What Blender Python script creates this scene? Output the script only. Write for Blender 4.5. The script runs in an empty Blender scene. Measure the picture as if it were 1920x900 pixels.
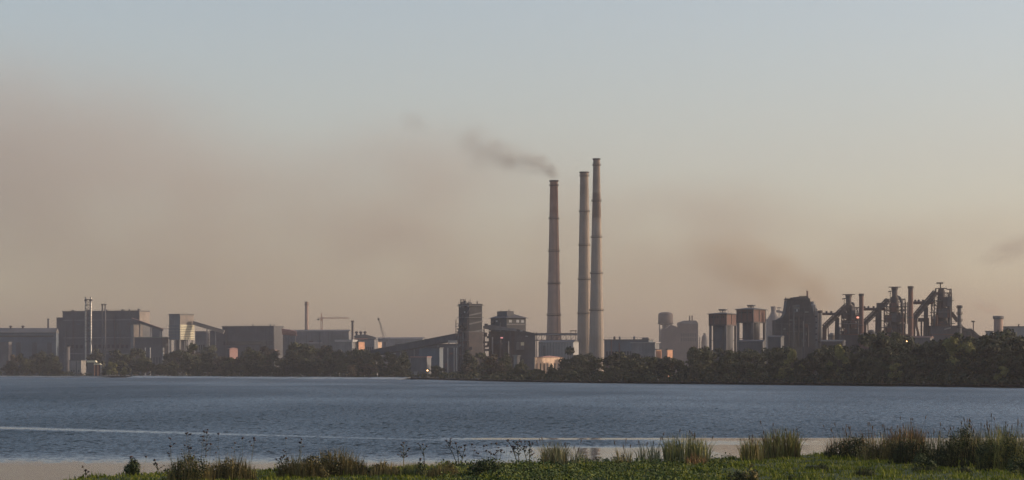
import bpy, bmesh, math, random
from mathutils import Vector, Matrix
from math import radians as R, sin, cos, pi

C = bpy.context.scene.collection
SC = bpy.context.scene
rnd = random.Random(7)

# ------------------------------------------------------------ camera
F, CX, HY, H = 4516.0, 960.0, 694.0, 6.0      # focal length and horizon row in photo pixels, eye height in metres
cam_d = bpy.data.cameras.new('camera')
cam = bpy.data.objects.new('camera', cam_d); C.objects.link(cam)
cam.location = (0, 0, H); cam.rotation_euler = (R(90), 0, 0)
cam_d.sensor_width = 36; cam_d.lens = 36 * F / 1920
cam_d.shift_y = (HY - 450) / 1920
cam_d.clip_start = 1; cam_d.clip_end = 40000
SC.camera = cam

# ------------------------------------------------------------ sky, sun, exposure
SUN_EL, SUN_AZ = R(11), R(83)                # azimuth clockwise from the view direction
w = bpy.data.worlds.new('World'); SC.world = w; w.use_nodes = True
nt = w.node_tree; bg = nt.nodes['Background']
sky = nt.nodes.new('ShaderNodeTexSky'); sky.sky_type = 'NISHITA'; sky.sun_disc = False
sky.sun_elevation = SUN_EL; sky.sun_rotation = SUN_AZ
sky.air_density = 1.0; sky.dust_density = 1.8; sky.ozone_density = 1.6
tint = nt.nodes.new('ShaderNodeMix'); tint.data_type = 'RGBA'; tint.blend_type = 'MULTIPLY'; tint.inputs[0].default_value = 1
tint.inputs[7].default_value = (1.045, .96, .97, 1)           # a dusty evening sky, the same cast all over
nt.links.new(sky.outputs[0], tint.inputs[6]); nt.links.new(tint.outputs[2], bg.inputs[0]); bg.inputs[1].default_value = 0.15
sd = bpy.data.lights.new('sun', 'SUN'); sd.energy = 3.2; sd.angle = R(0.5); sd.color = (1, .82, .64)
sun = bpy.data.objects.new('sun', sd); C.objects.link(sun)
sdir = Vector((sin(SUN_AZ) * cos(SUN_EL), cos(SUN_AZ) * cos(SUN_EL), sin(SUN_EL)))
sun.rotation_euler = sdir.to_track_quat('Z', 'Y').to_euler(); sun.location = (200, 100, 100)
SC.view_settings.view_transform = 'Standard'; SC.view_settings.look = 'None'
SC.view_settings.exposure = 0.65; SC.view_settings.gamma = 1
SC.render.engine = 'CYCLES'
SC.cycles.use_denoising = True
SC.cycles.volume_bounces = 1; SC.cycles.max_bounces = 8
SC.cycles.volume_step_rate = 1.0; SC.cycles.volume_max_steps = 256

# ------------------------------------------------------------ helpers
def wx(px, Y): return (px - CX) * Y / F
def wz(py, Y): return H + (HY - py) * Y / F
def tag(o, label=None, cat=None, group=None, kind=None):
    if label: o['label'] = label
    if cat: o['category'] = cat
    if group: o['group'] = group
    if kind: o['kind'] = kind
    return o
def sget(px, py, z=0.0):
    """ground point seen at a photo pixel, on the level z"""
    Y = (H - z) * F / (py - HY)
    return Vector((wx(px, Y), Y, z))

class MB:
    """collects simple solids and links them as one mesh object"""
    def __init__(s): s.v, s.f = [], []
    def add(s, vs, fs):
        n = len(s.v); s.v += [tuple(v) for v in vs]; s.f += [tuple(i + n for i in f) for f in fs]; return s
    def box(s, x0, x1, y0, y1, z0, z1):
        return s.add([(x0,y0,z0),(x1,y0,z0),(x1,y1,z0),(x0,y1,z0),(x0,y0,z1),(x1,y0,z1),(x1,y1,z1),(x0,y1,z1)],
                     [(0,3,2,1),(4,5,6,7),(0,1,5,4),(1,2,6,5),(2,3,7,6),(3,0,4,7)])
    def prism(s, poly, y0, y1):
        """polygon of (x,z), counter-clockwise seen from -y, pushed from y0 to y1"""
        n = len(poly)
        vs = [(x, y0, z) for x, z in poly] + [(x, y1, z) for x, z in poly]
        fs = [tuple(range(n)), tuple(range(2*n-1, n-1, -1))]
        fs += [(i, i+n, (i+1) % n + n, (i+1) % n) for i in range(n)]
        return s.add(vs, fs)
    def prism_x(s, poly, x0, x1):
        """polygon of (y,z) pushed from x0 to x1"""
        n = len(poly)
        vs = [(x0, y, z) for y, z in poly] + [(x1, y, z) for y, z in poly]
        fs = [tuple(range(n-1, -1, -1)), tuple(range(n, 2*n))]
        fs += [(i, (i+1) % n, (i+1) % n + n, i+n) for i in range(n)]
        return s.add(vs, fs)
    def lathe(s, prof, n=20, cx=0, cy=0, cap=True):
        """profile of (radius, z) from bottom to top"""
        vs, fs = [], []
        for r, z in prof:
            vs += [(cx + r*cos(2*pi*i/n), cy + r*sin(2*pi*i/n), z) for i in range(n)]
        for k in range(len(prof)-1):
            for i in range(n):
                j = (i+1) % n
                fs.append((k*n+i, k*n+j, (k+1)*n+j, (k+1)*n+i))
        if cap:
            fs.append(tuple(range(n-1, -1, -1))); fs.append(tuple((len(prof)-1)*n+i for i in range(n)))
        return s.add(vs, fs)
    def tube(s, p, q, r, n=8, r2=None):
        p, q = Vector(p), Vector(q); d = (q-p).normalized()
        a = d.orthogonal().normalized(); b = d.cross(a)
        r2 = r if r2 is None else r2
        vs = [p + (a*cos(2*pi*i/n) + b*sin(2*pi*i/n))*r for i in range(n)] + [q + (a*cos(2*pi*i/n) + b*sin(2*pi*i/n))*r2 for i in range(n)]
        fs = [(i, (i+1) % n, (i+1) % n+n, i+n) for i in range(n)] + [tuple(range(n-1, -1, -1)), tuple(range(n, 2*n))]
        return s.add(vs, fs)
    def bar(s, p, q, wd, hg=None, up=(0,0,1)):
        """rectangular beam from p to q"""
        p, q = Vector(p), Vector(q); d = (q-p).normalized()
        hg = hg or wd
        a = d.cross(Vector(up))
        if a.length < 1e-4: a = d.cross(Vector((0,1,0)))
        a.normalize(); b = a.cross(d)
        o = [(-1,-1),(1,-1),(1,1),(-1,1)]
        vs = [p + a*i*wd/2 + b*j*hg/2 for i, j in o] + [q + a*i*wd/2 + b*j*hg/2 for i, j in o]
        return s.add(vs, [(0,1,2,3),(7,6,5,4),(0,4,5,1),(1,5,6,2),(2,6,7,3),(3,7,4,0)])
    def build(s, name, m, parent=None, smooth=False, loc=None):
        me = bpy.data.meshes.new(name); me.from_pydata(s.v, [], s.f)
        bm = bmesh.new(); bm.from_mesh(me); bmesh.ops.recalc_face_normals(bm, faces=bm.faces); bm.to_mesh(me); bm.free()
        if smooth:
            for p in me.polygons: p.use_smooth = True
        me.materials.append(m)
        o = bpy.data.objects.new(name, me); C.objects.link(o)
        if parent is not None: o.parent = parent
        if loc is not None: o.location = loc
        return o

def thing(name, label, cat, loc=(0,0,0), rz=0.0, group=None):
    o = bpy.data.objects.new(name, None); C.objects.link(o)
    o.location = loc; o.rotation_euler = (0, 0, rz); o.empty_display_size = 2
    return tag(o, label, cat, group)

def mat(name, col, rough=0.8, var=0.25, scale=0.15, metal=0.0, streak=0.0, col2=None):
    """a plain surface with uneven colour, patches of col2 and vertical run marks"""
    m = bpy.data.materials.new(name); m.use_nodes = True
    n, l = m.node_tree.nodes, m.node_tree.links
    b = n['Principled BSDF']; b.inputs['Roughness'].default_value = rough; b.inputs['Metallic'].default_value = metal
    tc = n.new('ShaderNodeTexCoord')
    no = n.new('ShaderNodeTexNoise'); no.inputs['Scale'].default_value = scale; no.inputs['Detail'].default_value = 6
    no.inputs['Roughness'].default_value = .65
    l.new(tc.outputs['Object'], no.inputs['Vector'])
    cr = n.new('ShaderNodeValToRGB')
    c2 = col2 or [c*(1-var) for c in col]
    cr.color_ramp.elements[0].position = .35; cr.color_ramp.elements[1].position = .65
    cr.color_ramp.elements[0].color = (*c2, 1); cr.color_ramp.elements[1].color = (*[min(c*(1+var*.5), 1) for c in col], 1)
    l.new(no.outputs[0], cr.inputs[0])
    out = cr.outputs[0]
    if streak:
        mp = n.new('ShaderNodeMapping'); mp.inputs['Scale'].default_value = (1, 1, .04)
        l.new(tc.outputs['Object'], mp.inputs[0])
        n2 = n.new('ShaderNodeTexNoise'); n2.inputs['Scale'].default_value = .7; n2.inputs['Detail'].default_value = 4
        l.new(mp.outputs[0], n2.inputs['Vector'])
        mx = n.new('ShaderNodeMix'); mx.data_type = 'RGBA'; mx.blend_type = 'MULTIPLY'
        mx.inputs[0].default_value = streak
        l.new(out, mx.inputs[6]); l.new(n2.outputs[0], mx.inputs[7])
        out = mx.outputs[2]
    l.new(out, b.inputs['Base Color'])
    return m

def lampmat(name, col, e):
    m = bpy.data.materials.new(name); m.use_nodes = True
    b = m.node_tree.nodes['Principled BSDF']
    b.inputs['Emission Color'].default_value = (*col, 1); b.inputs['Emission Strength'].default_value = e
    b.inputs['Base Color'].default_value = (.3, .3, .3, 1)
    return m

def volmat(name, col, density, aniso=0.0, seed=0.0, nscale=3.0, lo=.42, hi=.62, power=1.0, drift=(1,1,1), detail=4):
    """smoke: density from a noise inside a soft ellipsoid (object space runs -1..1)"""
    m = bpy.data.materials.new(name); m.use_nodes = True
    n, l = m.node_tree.nodes, m.node_tree.links
    n.remove(n['Principled BSDF'])
    pv = n.new('ShaderNodeVolumePrincipled')
    pv.inputs['Color'].default_value = (*col, 1); pv.inputs['Anisotropy'].default_value = aniso
    tc = n.new('ShaderNodeTexCoord')
    ln = n.new('ShaderNodeVectorMath'); ln.operation = 'LENGTH'; l.new(tc.outputs['Object'], ln.inputs[0])
    fo = n.new('ShaderNodeMapRange'); fo.interpolation_type = 'SMOOTHERSTEP'
    fo.inputs[1].default_value = .98; fo.inputs[2].default_value = .12; fo.inputs[3].default_value = 0; fo.inputs[4].default_value = 1
    l.new(ln.outputs['Value'], fo.inputs[0])
    mp = n.new('ShaderNodeMapping'); mp.inputs['Location'].default_value = (seed, seed*.7, -seed); mp.inputs['Scale'].default_value = drift
    l.new(tc.outputs['Object'], mp.inputs[0])
    no = n.new('ShaderNodeTexNoise'); no.inputs['Scale'].default_value = nscale; no.inputs['Detail'].default_value = detail
    l.new(mp.outputs[0], no.inputs['Vector'])
    mr = n.new('ShaderNodeMapRange'); mr.interpolation_type = 'SMOOTHSTEP'
    mr.inputs[1].default_value = lo; mr.inputs[2].default_value = hi
    l.new(no.outputs[0], mr.inputs[0])
    mu = n.new('ShaderNodeMath'); mu.operation = 'MULTIPLY'; l.new(fo.outputs[0], mu.inputs[0]); l.new(mr.outputs[0], mu.inputs[1])
    m2 = n.new('ShaderNodeMath'); m2.operation = 'MULTIPLY'; l.new(mu.outputs[0], m2.inputs[0]); m2.inputs[1].default_value = density
    l.new(m2.outputs[0], pv.inputs['Density'])
    l.new(pv.outputs[0], n['Material Output'].inputs['Volume'])
    return m

# ------------------------------------------------------------ the setting
# far shore line, read at photo columns and turned into world points on the water level
SHORE = [sget(px, py) for px, py in ((-160,705.2),(0,706.2),(300,708.2),(800,711.6),(960,716),(1100,718.3),(1400,721.3),(1700,724.6),(1920,727.2),(2120,729.6))]

def sheet(name, pts, z, m, div=None):
    me = bpy.data.meshes.new(name)
    me.from_pydata([(x, y, z) for x, y in pts], [], [tuple(range(len(pts)))]); me.materials.append(m)
    o = bpy.data.objects.new(name, me); C.objects.link(o); return tag(o, kind='structure')

# water: wind ripples, with smooth slicks near the bank where the surface lies calm
mw = bpy.data.materials.new('lake_water'); mw.use_nodes = True
def water_nodes(m):
    n, l = m.node_tree.nodes, m.node_tree.links
    b = n['Principled BSDF']
    b.inputs['Base Color'].default_value = (.034, .044, .038, 1); b.inputs['IOR'].default_value = 1.33
    geo = n.new('ShaderNodeNewGeometry')
    sep = n.new('ShaderNodeSeparateXYZ'); l.new(geo.outputs['Position'], sep.inputs[0])
    def math_(op, a, bb=None, clamp=False):
        k = n.new('ShaderNodeMath'); k.operation = op; k.use_clamp = clamp
        for i, v in enumerate((a, bb)):
            if v is None: continue
            if isinstance(v, (int, float)): k.inputs[i].default_value = v
            else: l.new(v, k.inputs[i])
        return k.outputs[0]
    def rng(v, a, bb, c=0.0, d=1.0):
        k = n.new('ShaderNodeMapRange'); k.interpolation_type = 'SMOOTHSTEP'
        l.new(v, k.inputs[0]); k.inputs[1].default_value = a; k.inputs[2].default_value = bb; k.inputs[3].default_value = c; k.inputs[4].default_value = d
        return k.outputs[0]
    def noise(scale, sx, sy, detail=3, w_=0.0, rough=.55):
        mp = n.new('ShaderNodeMapping'); mp.inputs['Scale'].default_value = (sx, sy, 1); mp.inputs['Location'].default_value = (w_, w_*1.7, w_)
        l.new(geo.outputs['Position'], mp.inputs[0])
        t = n.new('ShaderNodeTexNoise'); t.inputs['Scale'].default_value = scale; t.inputs['Detail'].default_value = detail; t.inputs['Roughness'].default_value = rough
        l.new(mp.outputs[0], t.inputs['Vector']); return t
    x, y = sep.outputs[0], sep.outputs[1]
    wob = noise(.03, 1, 1, 2, 3.1).outputs[0]
    # long narrow slick running from the left towards the middle
    line = math_('ADD', math_('MULTIPLY', math_('ADD', x, 53.0), -.94), 250.5)       # its depth at x
    dist = math_('ABSOLUTE', math_('SUBTRACT', y, line))
    wid = rng(x, -60, 0, 5.5, 1.2)
    slick = math_('MULTIPLY', math_('MULTIPLY', rng(math_('DIVIDE', dist, wid), 1.7, .2), rng(x, 4, -8)), rng(x, -55, -10, .80, .42))
    # calm shallows along the bank: they reach further out on the right
    def shore_calm(reach, soft, fade):
        d2 = math_('SUBTRACT', y, math_('ADD', math_('MULTIPLY', math_('SUBTRACT', wob, .5), soft*.35), reach))
        k = rng(math_('DIVIDE', d2, soft), 1.0, -1.0)
        return math_('MULTIPLY', k, fade) if fade is not None else k
    calm = shore_calm(166.0, 17.0, None)
    calm = math_('MAXIMUM', calm, shore_calm(190.0, 6.0, rng(x, -7, 3, 0, .95)))
    calm = math_('MAXIMUM', calm, shore_calm(213.5, 1.2, rng(x, 7, 16)))
    strip = math_('MULTIPLY', rng(math_('ABSOLUTE', math_('SUBTRACT', y, 210.5)), 3.6, 2.0), rng(x, -9, -2, 0, .95))
    calm = math_('MAXIMUM', calm, strip)
    ruff = math_('MULTIPLY', rng(math_('ABSOLUTE', math_('SUBTRACT', y, 199.0)), 7.0, 4.0, 0, .12), rng(x, 30, 12))
    calm = math_('SUBTRACT', math_('MAXIMUM', slick, calm), ruff, True)
    # wind patches
    gust = noise(.012, 1, .35, 3, 8.0).outputs[0]
    # the surface slope: three sizes of ripple
    vec = None
    for sc, sx, sy, amp, w_ in ((1.1, 1.0, .20, .95, 0.0), (3.0, .7, .35, 1.5, 4.0), (.25, .7, .4, .45, 9.0)):
        t = noise(sc, sx, sy, 3, w_)
        sb = n.new('ShaderNodeVectorMath'); sb.operation = 'SUBTRACT'; l.new(t.outputs['Color'], sb.inputs[0]); sb.inputs[1].default_value = (.5, .5, .5)
        sl = n.new('ShaderNodeVectorMath'); sl.operation = 'SCALE'; l.new(sb.outputs[0], sl.inputs[0]); sl.inputs['Scale'].default_value = amp
        if vec is None: vec = sl.outputs[0]
        else:
            ad = n.new('ShaderNodeVectorMath'); ad.operation = 'ADD'; l.new(vec, ad.inputs[0]); l.new(sl.outputs[0], ad.inputs[1]); vec = ad.outputs[0]
    amp = math_('MULTIPLY', math_('SUBTRACT', 1.0, calm), rng(gust, .3, .7, .75, 1.25))
    amp = math_('ADD', amp, .03)
    sl = n.new('ShaderNodeVectorMath'); sl.operation = 'SCALE'; l.new(vec, sl.inputs[0]); l.new(amp, sl.inputs['Scale'])
    fl = n.new('ShaderNodeVectorMath'); fl.operation = 'MULTIPLY'; l.new(sl.outputs[0], fl.inputs[0]); fl.inputs[1].default_value = (.8, 1, 0)
    ab = n.new('ShaderNodeVectorMath'); ab.operation = 'ABSOLUTE'; l.new(fl.outputs[0], ab.inputs[0])
    sg = n.new('ShaderNodeVectorMath'); sg.operation = 'MULTIPLY'; l.new(ab.outputs[0], sg.inputs[0]); sg.inputs[1].default_value = (.6, -1, 0)   # at this low angle only the near slopes of the ripples show
    bs = n.new('ShaderNodeVectorMath'); bs.operation = 'MULTIPLY_ADD'; l.new(amp, bs.inputs[0]); bs.inputs[1].default_value = (0, -.12, 0); l.new(sg.outputs[0], bs.inputs[2])
    fl = bs
    up = n.new('ShaderNodeVectorMath'); up.operation = 'ADD'; l.new(fl.outputs[0], up.inputs[0]); up.inputs[1].default_value = (0, 0, 1)
    nz = n.new('ShaderNodeVectorMath'); nz.operation = 'NORMALIZE'; l.new(up.outputs[0], nz.inputs[0])
    l.new(nz.outputs[0], b.inputs['Normal'])
    l.new(rng(calm, 0, 1, .16, .06), b.inputs['Roughness'])
    # brown diffuse mixed in to dim the reflection on the calm shallows
    df = n.new('ShaderNodeBsdfDiffuse'); df.inputs[0].default_value = (.13, .085, .06, 1)
    mx = n.new('ShaderNodeMixShader'); l.new(math_('MULTIPLY', calm, .26), mx.inputs[0])
    l.new(b.outputs[0], mx.inputs[1]); l.new(df.outputs[0], mx.inputs[2]); l.new(mx.outputs[0], n['Material Output'].inputs['Surface'])
water_nodes(mw)
sheet('water', [(-900, -60), (900, -60), (900, 1000)] + [(p.x, p.y) for p in reversed(SHORE)] + [(-1100, 2450), (-1100, -60)], 0.0, mw)

m_soil = mat('dry_ground', (.10, .09, .06), .95, .4, .05)
ground_pts = [(p.x, p.y - 6) for p in SHORE] + [(3200, 760), (4200, 9000), (-4200, 9000), (-3200, 2300)]
sheet('ground', ground_pts, 1.0, m_soil)
sheet('lake_bed', [(-1400, -80), (1400, -80), (1400, 2600), (-1400, 2600)], -3.0, m_soil)

# the air: one even box of haze
mh = bpy.data.materials.new('haze_air'); mh.use_nodes = True
mh.node_tree.nodes.remove(mh.node_tree.nodes['Principled BSDF'])
pv = mh.node_tree.nodes.new('ShaderNodeVolumePrincipled')
HAZE_DENSITY = .8e-4
pv.inputs['Color'].default_value = (.60, .575, .61, 1); pv.inputs['Density'].default_value = HAZE_DENSITY; pv.inputs['Anisotropy'].default_value = .2
mh.node_tree.links.new(pv.outputs[0], mh.node_tree.nodes['Material Output'].inputs['Volume'])
HAZE_TOP = 845
tag(MB().box(-4600, 4600, -300, 9300, -4.2, HAZE_TOP).build('haze', mh), kind='stuff')

# smog banks and plumes
def smoke(name, px, py, Y, rx, ry, rz, m, tilt=0.0):
    """a soft ellipsoid of smoke centred at a seen direction and a real distance; radii in metres"""
    bm = bmesh.new(); bmesh.ops.create_icosphere(bm, subdivisions=3, radius=1.0)
    zc = wz(py, Y)
    if zc - rz < 1.3 and not tilt:                   # a bank that lies on the ground has a flat foot just above it
        r_ = bmesh.ops.bisect_plane(bm, geom=bm.verts[:] + bm.edges[:] + bm.faces[:], plane_co=(0, 0, (1.3 - zc)/rz), plane_no=(0, 0, -1), clear_outer=True)
        bmesh.ops.contextual_create(bm, geom=[e for e in r_['geom_cut'] if isinstance(e, bmesh.types.BMEdge)])
    me = bpy.data.meshes.new(name); bm.to_mesh(me); bm.free(); me.materials.append(m)
    o = bpy.data.objects.new(name, me); C.objects.link(o)
    o.location = (wx(px, Y), Y, wz(py, Y)); o.scale = (rx, ry, rz); o.rotation_euler = (0, tilt, 0)
    return tag(o, kind='stuff')
SMOG = (.52, .405, .325)
if not globals().get('NOSMOG'):
    def bank(px, py, rx, ry, Y, d, seed, ns=1.5, lo=.22, hi=.75, dep=600, col=None, tilt=0.0):
        k = Y/F; smoke('smog_bank', px, py, Y, rx*k, dep, ry*k, volmat('smog', col or SMOG, d, seed=seed, nscale=ns, lo=lo, hi=hi, drift=(1, 1, .8)), tilt)
    bank(900, 650, 2400, 180, 6200, 3.6e-4, 9.3, 2.0, .1, .6, 1900)
    bank(20, 330, 700, 340, 5300, 1.9e-3, 1.3, 1.6, .22, .78)
    bank(-20, 230, 420, 240, 5200, 8e-4, 5.5, 1.8, .26, .78, 400)
    bank(330, 440, 620, 260, 5000, 1.5e-3, 6.1, 2.0, .28, .72)
    bank(800, 420, 500, 270, 4600, 1.7e-3, 4.3, 2.0, .28, .72)
    bank(1330, 480, 540, 220, 4400, 1.5e-3, 3.9, 2.2, .28, .72)
    bank(1830, 520, 450, 190, 4500, 1.2e-3, 8.2, 2.0, .28, .72)
    bank(1415, 505, 185, 80, 3000, 1.0e-2, 12.7, 2.2, .30, .66, 110, (.52,.39,.26), .36)
    bank(1525, 550, 75, 56, 2900, 1.1e-2, 2.2, 1.9, .22, .70, 60, (.52,.39,.26), .5)
    bank(1905, 466, 110, 36, 3000, 7e-3, 2.7, 1.9, .30, .68, 80, (.42,.34,.30), -.3)
    plume = thing('chimney_smoke', 'grey brown smoke drifting left from the shortest tall chimney', 'smoke', (wx(1039, 1900), 1900, wz(338, 1900)))
    plume['kind'] = 'stuff'
    pm = volmat('smoke_plume', (.46,.41,.37), 1.0, seed=5.1, nscale=1.7, lo=.30, hi=.66)
    for i, (px, py, a, b_, dn, tl) in enumerate(((1039, 330, 5.5, 6.5, .15, .5), (1031, 319, 11, 9, .09, .5), (1012, 309, 18, 13, .06, .38), (980, 301, 25, 16, .042, .25), (940, 295, 30, 19, .03, .15), (900, 281, 27, 25, .025, .2), (882, 255, 19, 20, .016, .6), (776, 229, 18, 14, .02, .5))):
        m_ = pm.copy(); m_.name = 'smoke_plume'
        nd = [n_ for n_ in m_.node_tree.nodes if n_.type == 'MATH' and not n_.inputs[1].is_linked][0]; nd.inputs[1].default_value = dn
        [n_ for n_ in m_.node_tree.nodes if n_.type == 'MAPPING'][0].inputs['Location'].default_value = (i*1.9, i*.8, i*2.3)
        o = smoke('smoke_puff', px, py, 1900, a, a*.6, b_, m_, tilt=tl)
        o.parent = plume; o.location = o.location - plume.location; del o['kind']
# ------------------------------------------------------------ materials of the works
M = dict(
    steel_dark=mat('dark_sheet_steel', (.080,.082,.092), .75, .3, .08, streak=.5),
    steel_blue=mat('blue_grey_sheet', (.10,.125,.15), .7, .25, .06, streak=.4),
    steel_grey=mat('grey_sheet', (.17,.17,.175), .75, .3, .07, streak=.5),
    steel_pale=mat('pale_sheet', (.27,.26,.25), .7, .25, .09, streak=.4),
    white=mat('white_sheet', (.31,.30,.285), .7, .2, .1, streak=.3),
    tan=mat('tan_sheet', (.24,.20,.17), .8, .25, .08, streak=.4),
    roof=mat('dark_roofing', (.075,.075,.08), .85, .35, .05),
    roof_grey=mat('grey_roofing', (.125,.12,.115), .8, .3, .05),
    roof_pink=mat('faded_red_roofing', (.30,.17,.15), .85, .25, .06),
    rust=mat('rusty_steel', (.125,.062,.045), .85, .4, .12, col2=(.07,.045,.042)),
    rust_dark=mat('sooty_steel', (.068,.052,.048), .85, .35, .15, col2=(.045,.042,.045)),
    brick=mat('sooty_brick', (.14,.075,.062), .9, .35, .10, streak=.4),
    conc=mat('weathered_concrete', (.30,.275,.25), .9, .3, .06, streak=.5),
    conc_warm=mat('warm_concrete', (.36,.25,.20), .9, .25, .05, streak=.45),
    conc_dark=mat('sooty_concrete', (.16,.15,.15), .9, .3, .06, streak=.5),
    conc_pale=mat('pale_concrete', (.36,.34,.31), .9, .2, .08),
    lime=mat('limewashed_concrete', (.50,.48,.43), .9, .2, .08),
    silver=mat('bright_aluminium', (.46,.44,.41), .42, .3, .25, metal=.65, streak=.4),
    glass=mat('pale_window', (.30,.31,.33), .25, .2, .2),  # pale panes for the bright window spots
    glass_dark=mat('dark_window', (.03,.035,.04), .2, .2, .2),
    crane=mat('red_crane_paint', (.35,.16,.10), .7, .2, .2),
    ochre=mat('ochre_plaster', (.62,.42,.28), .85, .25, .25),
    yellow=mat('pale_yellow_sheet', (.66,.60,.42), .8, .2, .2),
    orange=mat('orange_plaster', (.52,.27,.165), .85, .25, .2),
    lamp=lampmat('lamp_orange', (1,.55,.2), 5), glow_red=lampmat('glow_red', (1,.30,.18), 1.1), lamp_pink=lampmat('lamp_pink', (1,.35,.35), .7),
    tyre=mat('tyre_rubber', (.03,.03,.03), .9, .2, 1),
)
G0 = 1.0                                        # level of the works' ground

class L:
    """local metres of a thing that stands at photo column px0 and distance Y"""
    def __init__(s, px0, Y, z0=G0): s.p, s.Y, s.z0, s.k = px0, Y, z0, Y / F
    def x(s, px, dy=0): return (px - CX) * (s.Y + dy) / F - (s.p - CX) * s.Y / F
    def z(s, py, dy=0): return wz(py, s.Y + dy) - s.z0
    def loc(s): return (wx(s.p, s.Y), s.Y, s.z0)

def at(px, Y, name, label, cat, group=None):
    l = L(px, Y); return thing(name, label, cat, l.loc(), 0, group), l

def fbox(l, root, name, m, x0, x1, yt, yb, y0, y1):
    """box that shows its front between photo columns x0..x1 and rows yt..yb (yb None: down to the ground)"""
    return MB().box(l.x(x0, y0), l.x(x1, y0), y0, y1, 0 if yb is None else l.z(yb, y0), l.z(yt, y0)).build(name, m, root)

def corner(name, label, cat, xl, xc, xr, yt, Y, th, wall, roofm=None, eave=.5, pitch=0.0, group=None, yb=None):
    """building seen over its near corner xc; walls reach the columns xl and xr; returns root and its size"""
    th = R(th); cx_, Yc = wx(xc, Y), Y
    a, b = xl - CX, xr - CX
    Ln = (F*cx_ - a*Yc) / (a*sin(th) + F*cos(th))
    Wd = (b*Yc - F*cx_) / (F*sin(th) - b*cos(th))
    root = thing(name, label, cat, (cx_, Yc, G0), -th, group)
    h = wz(yt, Y) - G0; z0 = 0 if yb is None else wz(yb, Y) - G0
    MB().box(-Ln, 0, 0, Wd, z0, h).build('wall', wall, root)
    if roofm:
        rb = MB()
        if pitch:
            rb.add([(-Ln-eave, -eave, h), (eave, -eave, h), (eave, Wd+eave, h), (-Ln-eave, Wd+eave, h),
                    (-Ln-eave, Wd/2, h+pitch), (eave, Wd/2, h+pitch)],
                   [(0,1,5,4), (2,3,4,5), (1,2,5), (3,0,4), (3,2,1,0)])
        else: rb.box(-Ln-eave, eave, -eave, Wd+eave, h+.01, h+.6)
        rb.build('roof', roofm, root)
    return root, Ln, Wd, h

def face_windows(root, Ln, h0, h1, n, m, frac=.6, rows=1, x0=None, x1=None, name='window'):
    """a row of windows standing 5 cm proud of the front wall"""
    x0 = -Ln + 1 if x0 is None else x0; x1 = -1 if x1 is None else x1
    proto = None; step = (x1-x0)/n
    for r_ in range(rows):
        za = h0 + (h1-h0)*r_/rows
        for i in range(n):
            if proto is None:
                proto = o = MB().box(0, step*frac, -.06, .02, 0, (h1-h0)/rows*.7).build(name, m, root)
            else:
                o = proto.copy(); C.objects.link(o); o.parent = root
            o.location = (x0 + step*(i + (1-frac)/2), 0, za)

def side_ribs(root, Wd, h0, h1, n, m, name='cladding_rail'):
    proto = None
    for i in range(n):
        if proto is None: proto = o = MB().box(.002, .35, .1, Wd-.1, 0, (h1-h0)/n*.45).build(name, m, root)
        else: o = proto.copy(); C.objects.link(o); o.parent = root
        o.location = (0, 0, h0 + (h1-h0)*i/n)

def gallery(name, label, px0, py0, px1, py1, th, Y, m, rm, legs=(), wd=4.0, cat='conveyor', Y1=None, legm=None):
    """inclined conveyor gallery between two seen points; legs stand at the given columns"""
    Y1 = Y1 or Y
    root, l = at(px0, Y, name, label, cat)
    p = Vector((0, 0, wz(py0, Y) - G0)); q = Vector((wx(px1, Y1) - wx(px0, Y), Y1 - Y, wz(py1, Y1) - G0))
    t = th * Y / F
    off = Vector((0, 0, -t/2))
    MB().bar(p + off, q + off, wd, t).build('gallery', m, root)
    MB().bar(p + Vector((0,0,.25)), q + Vector((0,0,.25)), wd + .8, .4).build('roof', rm, root)
    for c in legs:
        f = (c - px0) / (px1 - px0); a = p.lerp(q, f); zt = a.z - t
        if zt > 2:
            b = MB()
            for s in (-1, 1): b.bar((a.x, a.y + s*wd*.42, 0), (a.x, a.y + s*wd*.3, zt + .3), .7, .7)
            for k in range(1, 3): b.bar((a.x, a.y - wd*.42, zt*k/3 - .4), (a.x, a.y + wd*.42, zt*k/3 + .4), .3, .3)
            b.build('trestle', legm or M['steel_grey'], root)
    return root

def stack(name, label, px, yt, Y, w_top, w_bot, m, cat='chimney', bands=(), yb=None, cap=None, group=None, ring=None, n=16, hollow=True):
    """round chimney with platforms at the given rows"""
    root, l = at(px, Y, name, label, cat, group)
    h = l.z(yt); k = l.k
    r1, r0 = w_top*k/2, w_bot*k/2
    prof = [(r0 + (r1-r0)*(i/8)**.85, h*i/8) for i in range(9)]
    if hollow: prof += [(r1*.78, h), (r1*.78, h - r1*2)]
    MB().lathe(prof, n).build('shaft', m, root, smooth=False)
    for y in bands:
        z = l.z(y); r = r0 + (r1-r0)*(max(z,0)/h)**.85
        b = MB().lathe([(r*.97, z), (r + .75, z + .25), (r + .8, z + .45), (r*.97, z + .45)], n, cap=False)
        for i in range(n):
            a = 2*pi*i/n; b.bar(((r+.7)*cos(a), (r+.7)*sin(a), z+.4), ((r+.7)*cos(a), (r+.7)*sin(a), z+1.5), .09)
        b.lathe([(r+.66, z+1.4), (r+.75, z+1.4), (r+.75, z+1.55), (r+.66, z+1.55)], n, cap=False)
        b.build('platform', ring or M['rust_dark'], root)
    if cap: MB().lathe([(r1*1.02, h-cap*k), (r1*1.22, h-cap*k*.8), (r1*1.22, h-.05), (r1*.82, h-.02)], n, cap=False).build('rim', ring or m, root)
    return root, l

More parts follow.
